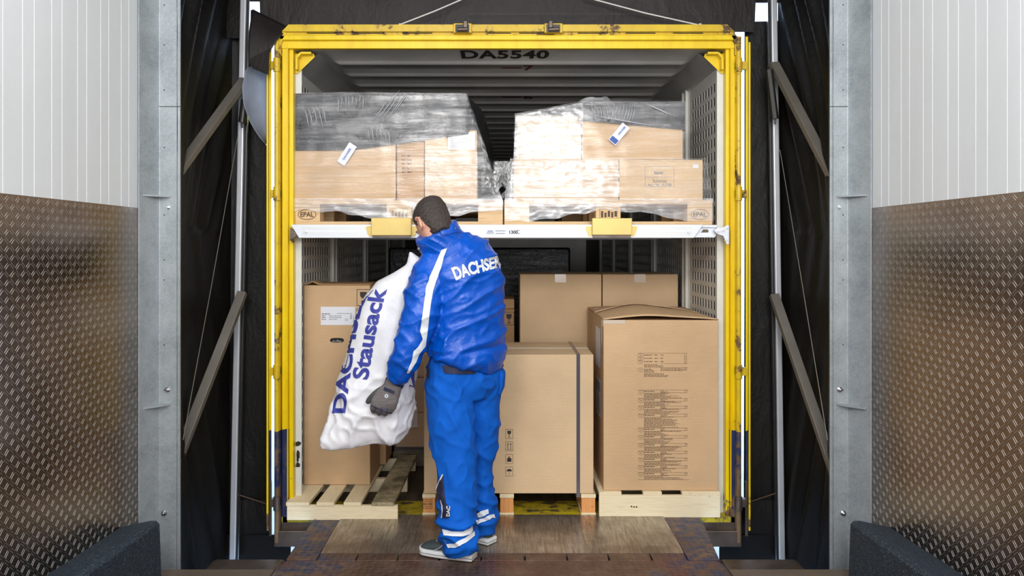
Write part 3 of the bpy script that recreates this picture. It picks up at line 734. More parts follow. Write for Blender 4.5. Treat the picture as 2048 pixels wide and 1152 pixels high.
# lock keepers
for px, dr in ((926, 1), (1106, -1)):
    k = MB(); k.box(X(px - 18), X(px + 18), CY - 0.045, CY - 0.0, Z(70), Z(51)); k.build('lock_keeper', M['yellow_old'], cont, bevel=0.004)
    k = MB(); k.box(X(px - 14), X(px + 13), CY - 0.05, CY - 0.044, Z(69.5), Z(54)); k.build('keeper_recess', M['steel_dark'], cont)
    k = MB(); cx = px + 6 * dr; k.box(X(cx - 4), X(cx + 4), CY - 0.075, CY - 0.04, Z(63), Z(49)); k.cyl((X(px - 10), CY - 0.055, Z(65)), (X(px + 11), CY - 0.055, Z(64)), 0.012, n=10); k.build('locking_cam', M['steel_worn'], cont, bevel=0.004)
# sill and floor
MB().box(xl - 0.06, xr + 0.05, CY + 0.005, CY + 0.27, -0.03, 0.0).build('sill', M['sill'], cont)
MB().box(xl - 0.06, xr + 0.05, CY + 0.004, CY + 0.09, -0.15, -0.03).build('sill_beam', M['steel_worn'], cont)
MB().box(xl - 0.05, xr + 0.05, CY + 0.27, 11.8, -0.05, -0.002).build('deck_floor', M['planks'], cont)
# end wall
MB().box(-1.24, 1.28, 11.7, 11.8, 0, zt + 0.1).build('end_wall', M['roof'], cont)
# roof: flat sheet with pressed cross ribs
rib = MB(); rings = []
ribs = [4.47 + 0.305 * k for k in range(24)]
def roof_pt(x, y):
    z = zt + 0.002
    for r in ribs:
        q = abs(y - r) / 0.026
        if q < 1:
            fx = min(1, max(0, (min(x + 1.03, 1.10 - x)) / 0.05)); fx = fx * fx * (3 - 2 * fx)
            z -= 0.020 * (1 - q * q) * fx
    return z
ys = [CY + 0.01]
for r in ribs: ys += [r - 0.0265, r - 0.022, r - 0.011, r, r + 0.011, r + 0.022, r + 0.0265]
ys.append(11.75)
xs_ = [-1.22, -1.08, -1.03, -1.02, -1.005, -0.99, -0.98, 0, 1.05, 1.06, 1.075, 1.09, 1.10, 1.15, 1.26]
rib.add([(x, y, roof_pt(x, y)) for y in ys for x in xs_], [(i * len(xs_) + j, i * len(xs_) + j + 1, (i + 1) * len(xs_) + j + 1, (i + 1) * len(xs_) + j) for i in range(len(ys) - 1) for j in range(len(xs_) - 1)])
rib.build('ribbed_roof', M['roof'], cont, smooth=True)
MB().box(-1.26, 1.30, CY + 0.08, 11.8, zt + 0.03, zt + 0.06).build('roof_skin', M['perf'], cont)
for sg in (-1, 1):   # sloping cove between roof and wall
    a = -1.21 if sg < 0 else 1.25
    MB().add([(a, CY + 0.1, zt - 0.10), (a - sg * 0.15, CY + 0.1, zt + 0.003), (a - sg * 0.15, 11.7, zt + 0.003), (a, 11.7, zt - 0.10)], [(0, 1, 2, 3)]).build('roof_cove', M['roof'], cont)
zc = zt + 0.0006
flat_text('DA5540', (0.0, 4.298, zc), UX, -UY, 0.505, 0.185, 0.035, 1.06).build('roof_lettering', M['decal_black'], cont)
m = MB(); rect_on(m, (-0.02, 4.62, zc), UX, -UY, 0.0, 0.12, -0.012, 0.012); flat_text('7', (0.145, 4.62, zc), UX, -UY, 0.06, 0.13, 0.03, mb=m); m.build('roof_lettering', M['decal_red'], cont)
m = MB(); rect_on(m, (-0.02, 5.52, zc), UX, -UY, 0.0, 0.14, -0.014, 0.014); flat_text('6', (0.17, 5.52, zc), UX, -UY, 0.07, 0.14, 0.02, mb=m); m.build('roof_lettering', M['decal_red'], cont)

# perforated inner panels and slotted rails
def perf_mesh(ncol, nrow):
    pw, ph = 0.0625, 0.079; sw, sh, c = 0.0165, 0.031, 0.009
    m = MB()
    for i in range(ncol):
        for j in range(nrow):
            cy, cz = (i + 0.5) * pw, (j + 0.5) * ph
            o = [(-pw / 2, -ph / 2), (0, -ph / 2), (pw / 2, -ph / 2), (pw / 2, 0), (pw / 2, ph / 2), (0, ph / 2), (-pw / 2, ph / 2), (-pw / 2, 0)]
            h = [(-sw, -sh + c), (0, -sh), (sw, -sh + c), (sw, 0), (sw, sh - c), (0, sh), (-sw, sh - c), (-sw, 0)]
            vs = [(0, cy + a, cz + b) for a, b in o] + [(0, cy + a, cz + b) for a, b in h]
            m.add(vs, [(k, (k + 1) % 8, 8 + (k + 1) % 8, 8 + k) for k in range(8)])
    return m, ncol * pw, nrow * ph
def panel(side_x, ya, yb, z0, z1):
    ncol = int((yb - ya - 0.05) / 0.0625); nrow = int((z1 - z0 - 0.08) / 0.079)
    m, w_, h_ = perf_mesh(ncol, nrow)
    oy = ya + (yb - ya - w_) / 2; oz = z0 + (z1 - z0 - h_) / 2
    m.v = [(side_x + v[0], oy + v[1], oz + v[2]) for v in m.v]
    for (a0, a1, b0, b1) in ((ya, yb, z0, oz), (ya, yb, oz + h_, z1), (ya, oy, oz, oz + h_), (oy + w_, yb, oz, oz + h_)):
        m.add([(side_x, a0, b0), (side_x, a1, b0), (side_x, a1, b1), (side_x, a0, b1)], [(0, 1, 2, 3)])
    me = m.build('perforated_panel', M['perf'], cont, solid=0.0028)
    return me
for sg, sx in ((-1, -1.193), (1, 1.218)):
    edges = [CY + 0.105, 4.95, 6.02, 7.15, 8.28, 9.41]
    if sg < 0: edges = [CY + 0.105, 5.12, 6.3, 7.5, 8.7]
    for a, b in zip(edges[:-1], edges[1:]):
        if sg < 0 and a > 8: continue
        panel(sx, a + (0.0 if a < 4.5 else 0.16), b, 0.02, 2.54)
        r = MB(); r.box(*sorted((sx + sg * 0.012, sx - sg * 0.022)), b + 0.02, b + 0.05, 0.0, 2.565); r.box(*sorted((sx + sg * 0.012, sx - sg * 0.022)), b + 0.11, b + 0.14, 0.0, 2.565); r.box(*sorted((sx + sg * 0.002, sx - sg * 0.004)), b + 0.0, b + 0.16, 0.0, 2.565)
        r.build('lashing_rail', M['perf'], cont, bevel=0.002)
# scraped dark patches low on the left inner wall
sc_ = MB()
for (yy, zz, a, b) in ((4.262, 0.33, 0.02, 0.03), (4.262, 0.39, 0.028, 0.02), (4.262, 0.27, 0.02, 0.018), (4.262, 0.30, 0.012, 0.014)):
    n = 9; cx = xl + 0.012
    pts = [(cx + math.cos(2 * PI * k / n) * a * 0.7 * random.uniform(.6, 1.2), CY + 0.0695, zz + math.sin(2 * PI * k / n) * b * random.uniform(.6, 1.2)) for k in range(n)]
    sc_.add(pts, [tuple(range(n))])
sc_.build('scrape', M['steel_dark'], cont)
# doors folded back along the sides (slightly splayed)
for sg in (-1, 1):
    x_in = X(543) if sg < 0 else X(1491)
    x_out = X(533) if sg < 0 else X(1501)
    th = abs(x_out - x_in)
    slope = -0.325 if sg < 0 else 0.335
    L_ = 1.22
    def slab(mb, a0, a1, y0, y1, z0, z1):
        """a measured outwards from the inner face, following the splay"""
        P4 = []
        for yy in (y0, y1):
            for aa in (a0, a1): P4.append((x_in + sg * aa + slope * (yy - CY), yy))
        poly = [P4[0], P4[1], P4[3], P4[2]]
        mb.prism(poly, 2, z0, z1)
    d = MB(); slab(d, 0.0, th * 0.52, CY, CY + L_, Z(1064), Z(73)); dd = d.build('door', M['yellow_blue'], cont, bevel=0.002)
    d = MB(); slab(d, th * 0.52, th * 0.62, CY + 0.004, CY + L_ - 0.01, Z(1060), Z(80)); d.build('door_seal', M['rubber'], dd)
    d = MB(); slab(d, th * 0.62, th, CY + 0.002, CY + L_, Z(1062), Z(84)); d.build('door_skin', M['yellow'], dd, bevel=0.001)
    for py in (132, 388, 742, 1004):
        hx0_, hx1_ = (X(543), X(561)) if sg < 0 else (X(1470), X(1491))
        k = MB(); k.box(hx0_, hx1_, CY - 0.022, CY + 0.012, Z(py + 8), Z(py - 8)); k.cyl(((X(556) if sg < 0 else X(1475)), CY - 0.022, Z(py + 14)), ((X(556) if sg < 0 else X(1475)), CY - 0.022, Z(py - 14)), 0.019, n=14)
        k.build('door_hinge', M['yellow_old'] if py < 800 else M['steel_worn'], cont, bevel=0.002)
    m_ = MB(); k0 = Z(1064)
    slab(m_, -0.002, th * 0.5, CY - 0.004, CY + 0.02, Z(1072), Z(962)); m_.build('door_foot', M['steel_worn'], cont, bevel=0.003)
# running gear below, out of sight but carrying the body
r = MB(); r.box(-0.45, -0.33, CY + 0.3, 11.5, -0.4, -0.13); r.box(0.37, 0.49, CY + 0.3, 11.5, -0.4, -0.13)
for yy in (6.0, 9.5): r.box(-1.1, 1.14, yy, yy + 0.2, -0.3, -0.13); r.box(-1.05, -0.95, yy, yy + 0.1, -1.2, -0.3); r.box(0.99, 1.09, yy, yy + 0.1, -1.2, -0.3)
r.build('support_frame', M['steel_dark'], cont)

# ------------------------------------------------------------------ loading deck beams
def front_beam():
    zb0, zb1 = Z(476), Z(449.5)
    t = thing('cargo_beam', (0.0, CY + 0.03, zb0), 'white aluminium cargo beam across the container opening under the wrapped pallets', 'cargo beam')
    y0, y1 = CY - 0.03, CY + 0.035
    poly = [(X(584), zb1), (X(601), zb0), (X(1385), zb0), (X(1404), zb1)]
    MB().prism(poly, 1, y0, y1).build('beam_profile', M['beam'], t, bevel=0.002)
    g = MB()
    for py in (455, 458, 466, 470): g.box(X(606), X(1382), y0 - 0.001, y0 + 0.001, Z(py) - 0.0012, Z(py) + 0.0012)
    g.build('profile_groove', M['perf'], t)
    e = MB(); e.box(X(1385), X(1428), y0 + 0.012, y1 - 0.01, Z(475), Z(470.5)); e.box(X(1395), X(1432), y0 + 0.012, y1 - 0.01, Z(455), Z(450)); e.box(X(1390), X(1432), y0 + 0.028, y1 - 0.012, Z(473), Z(452)); e.build('end_slider', M['beam'], t, bevel=0.001)
    s_ = MB(); s_.prism([(X(1402), Z(465)), (X(1416), Z(465)), (X(1417), Z(462)), (X(1415), Z(459)), (X(1406), Z(459))], 1, y0 + 0.0265, y0 + 0.0285); s_.build('end_slot', M['wood_old'], t)
    h = MB(); h.prism([(X(1424), Z(462)), (X(1432), Z(455)), (X(1444), Z(455)), (X(1449), Z(451)), (X(1454), Z(451)), (X(1454), Z(487)), (X(1449), Z(486)), (X(1442), Z(472)), (X(1432), Z(469))], 1, y0 - 0.012, y0 + 0.012); h.build('end_hook', M['beam'], t, bevel=0.002)
    b = MB()
    for px, py, r in ((614, 463.5, .011), (1375, 463.5, .011), (1433, 462, .01), (1442, 461, .008), (1450, 456, .008), (1448, 480, .01), (1450, 486, .009)):
        yb = y0 if px < 1400 else y0 - 0.012
        b.cyl((X(px), yb + 0.001, Z(py)), (X(px), yb - 0.005, Z(py)), r, n=16); b.cyl((X(px), yb - 0.005, Z(py)), (X(px), yb - 0.012, Z(py)), r * 0.55, n=6)
    b.build('bolt', M['chrome'], t)
    k = MB(); k.prism([(X(583), Z(455)), (X(598), Z(470)), (X(588), Z(478)), (X(582), Z(481))], 1, y0 + 0.005, y0 + 0.02); k.cyl((X(590), y0 + 0.01, Z(484)), (X(586), y0 - 0.0, Z(479)), 0.008, n=8); k.build('end_hook', M['steel_worn'], t, bevel=0.001)
    for px0, px1, py0, py1 in ((747, 824, 436.5, 471), (1183, 1259.5, 437, 470)):
        hk = MB(); hk.box(X(px0), X(px1), y0 - 0.03, y0 - 0.024, Z(py1), Z(py0)); hk.box(X(px0), X(px1), y0 - 0.03, y1 + 0.02, Z(py0 + 1), Z(py0)); 
        for q in (px0, px1): hk.box(X(q) - 0.003, X(q) + 0.003, y0 - 0.028, y0, Z(py1), Z(py0))
        o = hk.build('stop_bracket', M['tan_plate'], t, bevel=0.002)
        dz = MB(); dz.box(X(px0 + 1), X(px1 - 1), y0 - 0.022, y0 - 0.002, Z(475), Z(470)); dz.build('bracket_lip', M['steel_worn'], o)
        for q, sg in ((px0, -1), (px1, 1)):
            ear = [(X(q), Z(454)), (X(q + sg * 5), Z(452)), (X(q + sg * 12), Z(453)), (X(q + sg * 13), Z(457)), (X(q + sg * 9), Z(469)), (X(q + sg * 6), Z(473)), (X(q), Z(473))]
            e_ = MB(); e_.prism(ear, 1, y0 - 0.006, y0 - 0.001); e_.cyl((X(q + sg * 7), y0 - 0.006, Z(470)), (X(q + sg * 7), y0 - 0.008, Z(470)), 0.003, n=8); e_.build('bracket_ear', M['tan_plate'], o)
    lb = MB(); lb.box(X(972), X(1041), y0 - 0.002, y0 - 0.0005, Z(470), Z(459)); l_ = lb.build('sticker', M['paper'], t)
    flat_text('1300', (X(1027), y0 - 0.003, Z(464.5)), UX, UZ, 0.047, 0.019, 0.03).build('printed_text', M['decal_black'], l_)
    d = MB(); rect_on(d, (X(981), y0 - 0.003, Z(462.5)), UX, UZ, -.015, .015, -.002, .002); l2 = d.build('printed_text', M['decal_blue'], l_)
    d = MB()
    for i, (a, b_, py) in enumerate(((974, 988, 466), (991, 1011, 462), (992, 1010, 467), (1034, 1040, 461), (1035, 1040, 467))): rect_on(d, (X(a), y0 - 0.003, Z(py)), UX, UZ, 0, X(b_) - X(a), -.0016, .0016)
    d.build('printed_text', M['grey_print'], l_)
front_beam()
for i, yy in enumerate((4.62, 5.0, 5.45, 5.95)):
    b = MB(); b.box(-1.19, 1.21, yy, yy + 0.06, Z(473), Z(449.5)); o = b.build('cargo_beam', M['beam'], bevel=0.003)
    tag(o, 'white cargo beam carrying the wrapped pallets from beneath, behind the front one', 'cargo beam', 'deck beams inside the container')
ZD = Z(449.5)     # deck height

# ------------------------------------------------------------------ pallets
def euro_pallet(x0, x1, y0, z0, label, group=None):
    t = thing('wooden_pallet', ((x0 + x1) / 2, y0 + 0.4, z0), label, 'pallet', group)
    W = x1 - x0; y1 = y0 + 0.8
    for i in range(3):
        yy = [y0, y0 + 0.35, y1 - 0.1][i]
        MB().box(x0, x1, yy, yy + 0.1, z0, z0 + 0.02).build('bottom_board', M['wood_euro'], t, bevel=0.002)
    for i in range(3):
        yy = [y0, y0 + 0.345, y1 - 0.11][i]
        for k, xx in enumerate((x0, x0 + W / 2 - 0.07, x1 - 0.14)):
            MB().box(xx, xx + 0.14, yy + 0.003, yy + 0.1, z0 + 0.02, z0 + 0.098).build('block', M['wood_euro'], t, bevel=0.002)
    for k, xx in enumerate((x0, x0 + W / 2 - 0.07, x1 - 0.14)):
        MB().box(xx, xx + 0.14, y0, y1, z0 + 0.098, z0 + 0.118).build('stringer_board', M['wood_euro'], t, bevel=0.002)
    for i in range(5):
        yy = y0 + [0, 0.185, 0.35, 0.515, 0.7][i]
        MB().box(x0, x1, yy, yy + 0.1, z0 + 0.118, z0 + 0.14).build('top_board', M['wood_euro'], t, bevel=0.002)
    return t
YU = CY + 0.055
p1 = euro_pallet(-1.183, -0.012, YU, ZD, 'left wooden pallet on the white cargo beam, wrapped in clear film', )
p2 = euro_pallet(-0.004, 1.168, YU, ZD, 'right wooden pallet on the white cargo beam, wrapped in clear film')
def epal(x, t):
    m = MB(); o = (x, YU - 0.0005, ZD + 0.06); ring_on(m, o, UX, UZ, 0.052, 0.03, 0.003); flat_text('EPAL', o, UX, UZ, 0.075, 0.027, 0.02, mb=m); m.build('burnt_mark', M['decal_brown'], t)
epal(-1.115, p1); epal(1.098, p2)
for t_, xc_ in ((p1, -0.598), (p2, 0.583)):
    m = MB(); frame_on(m, (xc_, YU + 0.002, ZD + 0.062), UX, UZ, 0.1, 0.06, 0.002)
    for k in range(5): rect_on(m, (xc_, YU + 0.002, ZD + 0.062), UX, UZ, -0.042 + k * 0.019, -0.029 + k * 0.019, random.uniform(-.02, -.01), random.uniform(.005, .02))
    m.build('burnt_mark', M['decal_brown'], t_)
ZU = ZD + 0.14

# ------------------------------------------------------------------ cartons
def carton(x0, x1, y0, y1, z0, z1, label, mat='card', name='cardboard_box', cat='box', group=None, flap=0.003, gap=True, rot=0):
    """closed shipping carton: body with slightly rounded creases, two top flaps meeting at a seam, tape"""
    t = thing(name, ((x0 + x1) / 2, (y0 + y1) / 2, z0), label, cat, group)
    xm, ym = (x0 + x1) / 2, (y0 + y1) / 2
    MB().box(x0, x1, y0, y1, z0, z1).build('body', M[mat], t, bevel=0.004)
    if gap:
        f = MB(); f.box(x0 + 0.001, x1 - 0.001, y0 + 0.001, ym - 0.001, z1 + 0.0002, z1 + 0.0042); f.build('top_flap', M[mat], t, bevel=0.001)
        f = MB(); f.box(x0 + 0.001, x1 - 0.001, ym + 0.001, y1 - 0.001, z1 + 0.0002, z1 + 0.0042); f.build('top_flap', M[mat], t, bevel=0.001)
    return t
def tiny_lines(mb, o, ux, uy, x0, x1, y0, y1, rows, rnd, full=False, hgt=0.42, words_=True):
    """rows of tiny unreadable print"""
    rh = (y1 - y0) / rows
    for r in range(rows):
        yy = y1 - (r + 0.5) * rh; x = x0; end = x1 if full else x0 + (x1 - x0) * rnd.uniform(0.45, 1.0)
        while x < end:
            l = rnd.uniform(0.006, 0.02); rect_on(mb, o, ux, uy, x, min(x + l, end), yy - rh * hgt / 2, yy + rh * hgt / 2); x += l + 0.003

# lower right tall carton on its pallet
t = thing('cardboard_box', (0.875, 4.62, 0.14), 'tall brown cardboard box with printed parts list, its top flaps bulging', 'box')
bx0, bx1, by0, by1, bz0, bz1 = 0.550, 1.192, 4.19, 5.0, 0.142, 1.094
MB().box(bx0, bx1, by0, by1, bz0, bz1).build('body', M['card'], t, bevel=0.004)
def bulge(u, v, up=0.075, nose=0.05):
    x = bx0 + (bx1 - bx0) * u
    arch = math.sin(PI * min(1, max(0, u ** 0.85)))
    return x, arch
def front_flap(u, v):
    x, a = bulge(u, v); y = by0 + (0.5 * (by1 - by0) - 0.004) * v
    z = bz1 + 0.004 + a * (0.020 + 0.028 * v) * (1 - 0.12 * math.cos(u * 9)); return (x, y - 0.004, z)
def rear_flap(u, v):
    x, a = bulge(u, v); y = by0 + 0.5 * (by1 - by0) + 0.004 + (0.5 * (by1 - by0) - 0.005) * v
    z = bz1 + 0.006 + a * (0.048 - 0.038 * v); return (x, y, z)
MB().grid(front_flap, 24, 8).build('top_flap', M['card'], t, smooth=True, solid=0.005)
MB().grid(rear_flap, 24, 8).build('top_flap', M['card'], t, smooth=True, solid=0.005)
MB().grid(lambda u, v: (bx0 - 0.0015, by0 + 0.03 + 0.05 * u, 0.9 + (bz1 - 0.9) * v), 1, 1).build('tape', M['tape'], t)
tp = MB(); tp.box(bx0 - 0.001, bx0 + 0.12, by0 - 0.0015, by0 + 0.001, bz1 - 0.02, bz1 + 0.001); tp.box(bx0 - 0.0012, bx0 + 0.001, by0 - 0.001, by0 + 0.06, bz1 - 0.035, bz1 + 0.001)
tp.build('tape', M['tape'], t)
lb = MB(); lb.add([(bx0 - 0.002, by0 + 0.12, 0.80), (bx0 - 0.002, by0 + 0.34, 0.80), (bx0 - 0.002, by0 + 0.34, 1.03), (bx0 - 0.002, by0 + 0.12, 1.03)], [(0, 1, 2, 3)]); lb.add([(bx0 - 0.002, by0 + 0.10, 0.52), (bx0 - 0.002, by0 + 0.32, 0.52), (bx0 - 0.002, by0 + 0.32, 0.74), (bx0 - 0.002, by0 + 0.10, 0.74)], [(0, 1, 2, 3)])
lab = lb.build('shipping_label', M['paper'], t)
bc = MB()
for k in range(9): bc.add([(bx0 - 0.003, by0 + 0.13 + k * 0.02, 0.66), (bx0 - 0.003, by0 + 0.138 + k * 0.02, 0.66), (bx0 - 0.003, by0 + 0.138 + k * 0.02, 0.72), (bx0 - 0.003, by0 + 0.13 + k * 0.02, 0.72)], [(0, 1, 2, 3)])
for k in range(6): bc.add([(bx0 - 0.003, by0 + 0.13, 0.63 - k * 0.018), (bx0 - 0.003, by0 + 0.28, 0.63 - k * 0.018), (bx0 - 0.003, by0 + 0.28, 0.637 - k * 0.018), (bx0 - 0.003, by0 + 0.13, 0.637 - k * 0.018)], [(0, 1, 2, 3)])
bc.build('printed_text', M['grey_print'], lab)
MB().grid(lambda u, v: (bx0 + 0.02 + 0.13 * u, by0 + 0.5 + 0.12 * v, bz1 + 0.012 + 0.03 * math.sin(PI * (0.03 + 0.2 * u))), 1, 1).build('shipping_label', M['paper'], t)
rnd = random.Random(3); sx_ = 4.19 / F
def Xb(px): return (px - 1010) * sx_
def Zb(py): return H + (495 - py) * sx_
pr = MB(); O = (0, by0 - 0.0012, 0)
L0, LM, LR = Xb(1288), Xb(1321), Xb(1375)
def hline(py, a=None, b=None, th=0.0012): rect_on(pr, O, UX, UZ, L0 if a is None else a, LR if b is None else b, Zb(py) - th / 2, Zb(py) + th / 2)
def oval(px, py): ring_on(pr, Vector(O) + UX * Xb(px) + UZ * Zb(py), UX, UZ, 0.0155, 0.0115, 0.0013, 20); rect_on(pr, Vector(O) + UX * Xb(px) + UZ * Zb(py), UX, UZ, -.005, .005, -.0012, .0012)
def sq(px, py): frame_on(pr, Vector(O) + UX * Xb(px) + UZ * Zb(py), UX, UZ, 0.013, 0.013, 0.0012)
hline(706.5, Xb(1276))
for py in (711, 717.5, 724): oval(1281, py); sq(1371, py); tiny_lines(pr, O, UX, UZ, L0, Xb(1305), Zb(py + 0.5), Zb(py - 2.5), 1, rnd, True); tiny_lines(pr, O, UX, UZ, Xb(1309), Xb(1316), Zb(py + 0.5), Zb(py - 2.5), 1, rnd, True); tiny_lines(pr, O, UX, UZ, LM, Xb(1327), Zb(py + 0.5), Zb(py - 2.5), 1, rnd, True)
hline(727, LM); hline(735, LM)
tiny_lines(pr, O, UX, UZ, L0, Xb(1342), Zb(735), Zb(728), 3, rnd); tiny_lines(pr, O, UX, UZ, LM, LR, Zb(742), Zb(736), 3, rnd)
oval(1281, 739.5); sq(1371, 738); tiny_lines(pr, O, UX, UZ, L0, Xb(1310), Zb(745), Zb(737), 3, rnd); tiny_lines(pr, O, UX, UZ, L0, Xb(1352), Zb(754), Zb(746), 4, rnd)
ys_sec = [780, 797, 812, 828, 856, 871, 887, 902, 916, 931, 945, 959]
for a, b in zip(ys_sec[:-1], ys_sec[1:]):
    hline(a, Xb(1276)); oval(1282, a + 4); sq(1372, a + 3)
    tiny_lines(pr, O, UX, UZ, L0, Xb(1309), Zb(a + 4), Zb(a + 0.8), 1, rnd, True)
    tiny_lines(pr, O, UX, UZ, LM, Xb(1335), Zb(a + 6), Zb(a + 0.8), 3, rnd)
    nrow = max(3, int((b - a - 6) / 1.8)); tiny_lines(pr, O, UX, UZ, L0, Xb(1366), Zb(b - 0.5), Zb(a + 5.5), nrow, rnd)
    hline(a + 5.2, LM, Xb(1371))
hline(959.5, Xb(1276), Xb(1378))
pr.build('printed_text', M['decal_brown'], t)

# pallet of the tall right box
pt = thing('wooden_pallet', (0.865, 4.6, 0.0), 'new pale wooden pallet with solid front board under the tall printed box', 'pallet')
px0, px1 = 0.523, 1.196
MB().box(px0, px1, 4.165, 4.19, 0.0, 0.122).build('front_board', M['wood_x'], pt, bevel=0.002)
MB().box(px0, px1, 4.97, 4.995, 0.0, 0.122).build('rear_board', M['wood_x'], pt, bevel=0.002)
MB().box(px0, px1, 4.55, 4.61, 0.0, 0.122).build('middle_board', M['wood_x'], pt, bevel=0.002)
for a, b in ((px0, 0.648), (0.768, 0.872), (0.985, px1)):
    MB().box(a, b, 4.166, 4.995, 0.122, 0.141).build('slat', M['wood'], pt, bevel=0.002)
kn = MB()
for px, py in ((1263, 1013), (1268, 1014), (1273, 1014)):
    q = P(px, py, 4.1645); kn.cyl(q, q - UY * 0.0005, 0.005, n=10)
kn.build('knot', M['decal_brown'], pt)

# middle strapped carton on its pallet
mx0, mx1, my0, my1, mz0, mz1 = -0.454, 0.496, 4.2, 4.755, 0.122, 0.9
t = thing('cardboard_box', (0.02, 4.48, 0.122), 'wide brown cardboard box with grey and white strapping right behind the worker', 'box')
MB().box(mx0, mx1, my0, my1, mz0, mz1).build('body', M['card_pale'], t, bevel=0.004)
MB().box(mx0 - 0.001, mx1 + 0.001, my0 + 0.27, my0 + 0.285, mz1, mz1 + 0.0012).build('strap', M['strap_white'], t)
xs1 = 0.4; s_ = MB()
s_.box(xs1, xs1 + 0.02, my0 - 0.0025, my0 - 0.0008, mz0 - 0.02, mz1 + 0.002); s_.box(xs1, xs1 + 0.02, my0 - 0.002, my1 + 0.002, mz1 + 0.001, mz1 + 0.0028)
s_.build('strap', M['strap_steel'], t)
ic = MB()
for kind, py in (('glass', 868), ('arrows', 892.5), ('weight', 918), ('umbrella', 943)):
    icon(ic, kind, P(1018.5, py, my0 - 0.0015), UX, UZ, 0.024)
ic.build('printed_icons', M['decal_black'], t)
pt = thing('wooden_pallet', (0.02, 4.48, 0.0), 'narrow-legged wooden pallet with orange blocks under the strapped box', 'pallet')
for a, b in ((-0.462, -0.388), (-0.03, 0.05), (0.425, 0.508)):
    MB().box(a, b, my0 - 0.01, my1 + 0.01, 0.1, 0.12).build('top_board', M['wood'], pt, bevel=0.002)
    for yy in (my0 - 0.005, 4.42, my1 - 0.095): MB().box(a + 0.003, b - 0.003, yy, yy + 0.1, 0.017, 0.1).build('block', M['wood_block'], pt, bevel=0.002)
    MB().box(a, b, my0 - 0.01, my1 + 0.01, 0.0, 0.017).build('bottom_board', M['wood'], pt, bevel=0.002)
m = MB(); o = P(855, 1008, my0 - 0.0056); frame_on(m, o, UX, UZ, 0.052, 0.05, 0.0025); frame_on(m, o, UX, UZ, 0.032, 0.03, 0.0025); rect_on(m, o, UX, UZ, -.025, .025, -.002, .002); m.build('burnt_mark', M['decal_brown'], pt)

# two large rear cartons
for x0, x1, lab in ((0.101, 0.650, 'large plain brown box at the back, left one of two with taped tops'), (0.657, 1.165, 'large plain brown box at the back, right of two with taped tops')):
    t = carton(x0, x1, 5.05, 5.6, 0.0, 1.315, lab, 'card_pale')
    xm = (x0 + x1) / 2 + 0.0
    MB().box(xm - 0.04, xm + 0.035, 5.0485, 5.6, 1.3195, 1.3205).build('tape', M['tape'], t)
    MB().box(xm - 0.04, xm + 0.035, 5.0485, 5.0495, 1.265, 1.32).build('tape', M['tape'], t)
t = carton(-0.25, 0.066, 5.3, 5.7, 0.0, 1.06, 'small brown box with black glass icon between the worker and the large rear boxes', 'card_brown')
icn = MB(); icon(icn, 'glass', P(1018, 637, 5.2985), UX, UZ, 0.042); icn.build('printed_icons', M['decal_black'], t)
t = carton(-0.25, 0.066, 5.32, 5.7, 1.066, 1.13, 'flat brown box lying on top of the small box with the glass icon', 'card_brown')

# tall carton on the slatted pallet, left
tx0, tx1, ty0, ty1, tz0, tz1 = -1.186, -0.795, 4.42, 4.77, 0.102, 1.277
t = thing('cardboard_box', (-0.99, 4.6, 0.1), 'tall brown cardboard box with white label and hand hole, standing on the slatted pallet', 'box')
MB().box(tx0, tx1, ty0, ty1, tz0, tz1).build('body', M['card'], t, bevel=0.004)
def tflap(u, v): return (tx0 + (tx1 - tx0) * u, ty0 + 0.17 * v, tz1 + 0.004 + 0.018 * math.exp(-((u - 0.13) / 0.06) ** 2) * (1 - v * 0.5) + 0.004 * v)
MB().grid(tflap, 30, 4).build('top_flap', M['card_brown'], t, smooth=True, solid=0.004)
MB().box(tx0, tx1, ty0 + 0.18, ty1, tz1, tz1 + 0.005).build('top_flap', M['card_brown'], t)
def XT(px): return (px - 1010) * ty0 / F
def ZT(py): return H + (495 - py) * ty0 / F
l_ = MB(); l_.box(XT(641.5), XT(710), ty0 - 0.0012, ty0, ZT(650), ZT(613.5)); l_ = l_.build('product_label', M['paper'], t)
m = MB(); o = (0, ty0 - 0.0016, 0); rr = random.Random(5)
tiny_lines(m, o, UX, UZ, XT(643.5), XT(660), ZT(629), ZT(626.5), 1, rr, True, 0.8); tiny_lines(m, o, UX, UZ, XT(643.5), XT(652), ZT(640.5), ZT(630), 3, rr, True, 0.45); tiny_lines(m, o, UX, UZ, XT(658), XT(690), ZT(640.5), ZT(630), 3, rr, False, 0.35); tiny_lines(m, o, UX, UZ, XT(674), XT(704), ZT(628), ZT(626), 1, rr, True, 0.5)
flat_text('CE', (XT(693), ty0 - 0.0016, ZT(639.5)), UX, UZ, 0.018, 0.013, 0.0, mb=m)
for k in range(6): rect_on(m, (XT(700.5), ty0 - 0.0016, ZT(638) + k * 0.0045), UX, UZ, 0, 0.01, 0, 0.0025)
for k in range(9): rect_on(m, (XT(706.5), ty0 - 0.0016, ZT(646) + k * 0.005), UX, UZ, 0, 0.004, 0, 0.003)
m.build('printed_text', M['grey_print'], l_)
m = MB(); icon(m, 'glass', P(726.5, 595, ty0 - 0.0015), UX, UZ, 0.044); icon(m, 'arrows', P(726.5, 634, ty0 - 0.0015), UX, UZ, 0.044); m.build('printed_icons', M['decal_black'], t)
